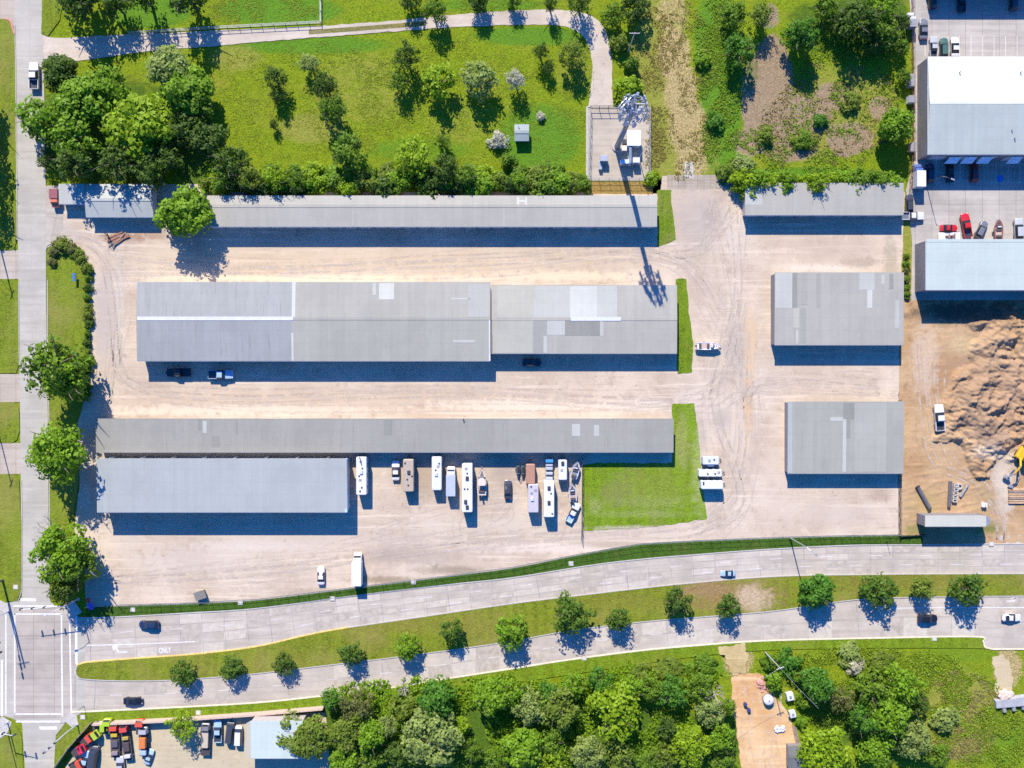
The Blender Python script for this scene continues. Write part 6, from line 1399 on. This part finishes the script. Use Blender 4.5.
MED=[(181,675,14,6.5,'mid','first median tree from the junction'),(231,670,14,6,'mid','second median tree from the junction, notched crown'),(282,665.5,12,5.5,'dark','small dark median tree, third from the junction'),(348,656,12.5,7,'mid','fourth median tree from the junction, neat crown'),(407,648.5,14,8,'bright','fifth median tree from the junction, bright crown'),(451.5,632.5,13,7.5,'mid','sixth median tree from the junction, tall dusky crown'),(510.5,633,18,9,'bright','bright median tree just left of the widest one'),
     (568.5,614,20.5,9,'mid','widest median tree near the middle of the avenue'),(619.5,621,13,8,'mid','median tree right of the widest one'),(678,602.5,15,8.5,'dark','dark median tree before the dry brown patch'),(730,607,13,8,'mid','oval median tree on the dry brown patch'),(821,592.5,18,9,'deep','darkest densest median tree by the lamp shadow'),(882.5,592.5,19,8.5,'mid','wide median tree right of the densest one'),(925,589,13,7.5,'olive','small olive median tree above the dark car'),(972.5,591,19,9,'mid','wide median tree nearest the turn arrow')]
for i,(px,py,r,h,c,lab) in enumerate(MED): tree(px,py,r,h,'street' if c=='mid' else c,'loose' if c!='deep' else 'dense',lab,name='median_tree',group='trees along the grass median',asp=1.0)
bare_tree(50,533,17,10,'leafless pale branched tree by the side road above the bright one')
bare_tree(84,560,14,8,'leafless branching tree at the west corner of the gravel yard')
bare_tree(766,18,12,7,'leafless grey tree at the top of the scrub clearing')
bare_tree(716,696,10,8,'leafless grey stems in the wood beside the dirt lane')
bare_tree(404,690,6,5,'small leafless stem on the south verge above the wood')
# hedgerows: one shrub each
def row(pts, r, h, cols, base, group, form='shrub', jit=2):
    rn=random.Random(len(pts)+int(pts[0][0])); n=len(pts)
    ORD=['first','second','third','fourth','fifth','sixth','seventh','eighth','ninth','tenth','eleventh','twelfth','thirteenth','fourteenth','fifteenth','sixteenth','seventeenth','eighteenth','nineteenth','twentieth','twenty-first','twenty-second','twenty-third','twenty-fourth','twenty-fifth','twenty-sixth','twenty-seventh','twenty-eighth','twenty-ninth','thirtieth','thirty-first','thirty-second']
    for i,(px,py) in enumerate(pts):
        c=cols[rn.randrange(len(cols))]; cn=dict(mid='green',dark='dark',lime='lime',bright='bright green',olive='olive',pale='sage',deep='rich green',dull='brownish').get(c,c)
        tree(px+rn.uniform(-jit,jit),py+rn.uniform(-jit,jit),r*rn.uniform(.75,1.3),h*rn.uniform(.75,1.25),c,form,base.format(ORD[i],cn),name='hedge_shrub',group=group,cat='shrub')
row([(207+i*12.6,184+3*math.sin(i*1.9)) for i in range(31)],10,5.2,('mid','bright','olive','dark','lime'),'{0} shrub from the west along the long north shed hedge, {1}','shrubs behind the long north shed','shrub',2.5)
row([(215+i*19,174+3*math.sin(i*1.3)) for i in range(19)],10,3.6,('mid','olive','lime','bright'),'{0} outer hedge shrub from the west facing the field, {1}','outer shrubs facing the field','shrub',3)
row([(737+i*12.2,180+2*math.sin(i*2.1)) for i in range(14)],9.5,5.6,('lime','bright','lime','mid'),'{0} shrub from the west in the hedge over the short shed, {1}','shrubs over the short pale shed','shrub',1.5)
row([(86.5-.6*max(0,i-9),270+i*9) for i in range(15)],4.6,2.4,('mid','olive','dark'),'{0} shrub from the north along the island edge hedge, {1}','shrubs along the side road island','shrub',1)
row([(52,252),(57,247),(63,246),(70,249),(76,254),(81,260),(50,262),(84,266)],6.5,2.2,('olive','dull','olive'),'{0} shrub of the arched island end by the driveway, {1}','shrubs at the arched island end','shrub',1)
row([(908,255+i*8) for i in range(6)],3.5,1.6,('olive','mid','dull'),'{0} weed clump from the north beside the ice blue warehouse, {1}','weed clumps by the ice blue warehouse','shrub',1)
# ------------------------------------------------------------------ undergrowth nobody could count
def undergrowth(name, areas, mat_, seed, size=(.16,.42), hmax=.7, tilt=.7):
    """weeds and tall grass: leaf faces strewn over wild ground"""
    rn=random.Random(seed); m=MB()
    for px,py,rx,ry,n in areas:
        for k in range(n):
            a=rn.uniform(0,6.283); q=math.sqrt(rn.random()); cx,cy=W(px+rx*q*math.cos(a),py+ry*q*math.sin(a))
            if noise.noise(Vector((cx*.16,cy*.16,seed)))<-.12: continue
            hh=hmax*(.3+.9*max(0,noise.noise(Vector((cx*.3,cy*.3,seed+3)))+.4))
            for j in range(5):
                x,y=cx+rn.gauss(0,.32),cy+rn.gauss(0,.32); z=rn.uniform(.03,hh)
                nrm=Vector((rn.gauss(0,tilt),rn.gauss(0,tilt),1)).normalized(); t=nrm.orthogonal().normalized(); b=nrm.cross(t); an=rn.uniform(0,6.28)
                t,b=t*math.cos(an)+b*math.sin(an),b*math.cos(an)-t*math.sin(an); s=rn.uniform(*size); p=Vector((x,y,z))
                m.add([p-t*s,p-b*s*.6,p+t*s,p+b*s*.6],[(0,1,2,3)])
    o=link(name,m.mesh(name),mat_); o['kind']='stuff'; return o
undergrowth('grass',((300,100,105,60,1700),(470,110,125,72,2200),(260,10,60,14,500),(480,4,60,8,200),(575,80,20,50,250)),leaf_mat('field_tussock',(0.21,0.28,0.012),.25),3,(.08,.20),.07,.2)
undergrowth('dry_grass',((680,90,36,90,1100),(650,60,20,60,400),(655,150,10,30,200)),leaf_mat('dry_tussock',(0.26,0.225,0.055),.4),5,(.10,.26),.25,.45)
undergrowth('weeds',((722,95,22,90,1500),(800,150,70,30,900),(850,100,60,60,650),(835,60,30,40,600),(720,30,25,35,500)),leaf_mat('scrub_weeds',(0.165,0.275,0.014),.45),8,(.12,.30),.4,.4)
undergrowth('weeds',((520,690,190,16,1500),(520,735,200,34,3400),(660,675,60,12,700),(400,700,60,14,500)),leaf_mat('wood_weeds',(0.165,0.300,0.012),.45),12,(.18,.42),1.8,.5)
undergrowth('weeds',((860,665,75,18,1400),(930,690,40,40,1200),(970,720,40,46,1500),(860,715,60,45,900),(1005,735,24,34,600),(780,672,22,20,350)),leaf_mat('slope_weeds',(0.20,0.30,0.016),.45),14,(.12,.30),.5,.4)
undergrowth('dry_grass',((840,110,60,55,500),(960,715,40,45,900),(790,130,30,40,300),(950,745,40,25,300)),leaf_mat('dry_weeds',(0.26,0.23,0.085),.4),17,(.12,.30),.35,.5)
# ------------------------------------------------------------------ camera, light
cd=bpy.data.cameras.new('camera'); cam=bpy.data.objects.new('camera',cd); COL.objects.link(cam)
cam.location=(0,0,CAM_H); cam.rotation_euler=(0,0,0); cd.sensor_width=36; cd.lens=36*CAM_H/(1024*MPP); cd.clip_end=6000; cd.clip_start=1
scene.camera=cam
EL=40.0; to_sun=Vector((-.25,1.0,0)).normalized()*math.cos(R(EL))+Vector((0,0,math.sin(R(EL))))
sd=bpy.data.lights.new('sun','SUN'); sd.energy=4.6; sd.angle=R(.5); sd.color=(1.0,.93,.82)
so=bpy.data.objects.new('sun',sd); COL.objects.link(so); so.rotation_euler=to_sun.to_track_quat('Z','Y').to_euler(); so.location=(-60,200,200)
w=bpy.data.worlds.new('World'); scene.world=w; w.use_nodes=True; nt=w.node_tree; nt.nodes.clear()
out=nt.nodes.new('ShaderNodeOutputWorld'); bg=nt.nodes.new('ShaderNodeBackground'); sk=nt.nodes.new('ShaderNodeTexSky')
sk.sky_type='NISHITA'; sk.sun_disc=False; sk.sun_elevation=R(EL); sk.sun_rotation=R(-14); sk.air_density=1.0; sk.dust_density=0.3; sk.ozone_density=4.0
hs=nt.nodes.new('ShaderNodeHueSaturation'); hs.inputs['Saturation'].default_value=1.5
tint=mix_c(nt,1.0,hs.outputs[0],(1.42,.80,1.08),'MULTIPLY'); nt.links.new(sk.outputs[0],hs.inputs['Color']); nt.links.new(tint,bg.inputs[0]); bg.inputs[1].default_value=0.148; nt.links.new(bg.outputs[0],out.inputs[0])
vs_=scene.view_settings; vs_.view_transform='Standard'; vs_.look='None'; vs_.exposure=0.88; vs_.gamma=1.0; vs_.use_curve_mapping=False
scene.cycles.max_bounces=6; scene.cycles.diffuse_bounces=2; scene.cycles.transmission_bounces=3; scene.cycles.use_denoising=False
scene.cycles.filter_width=1.55
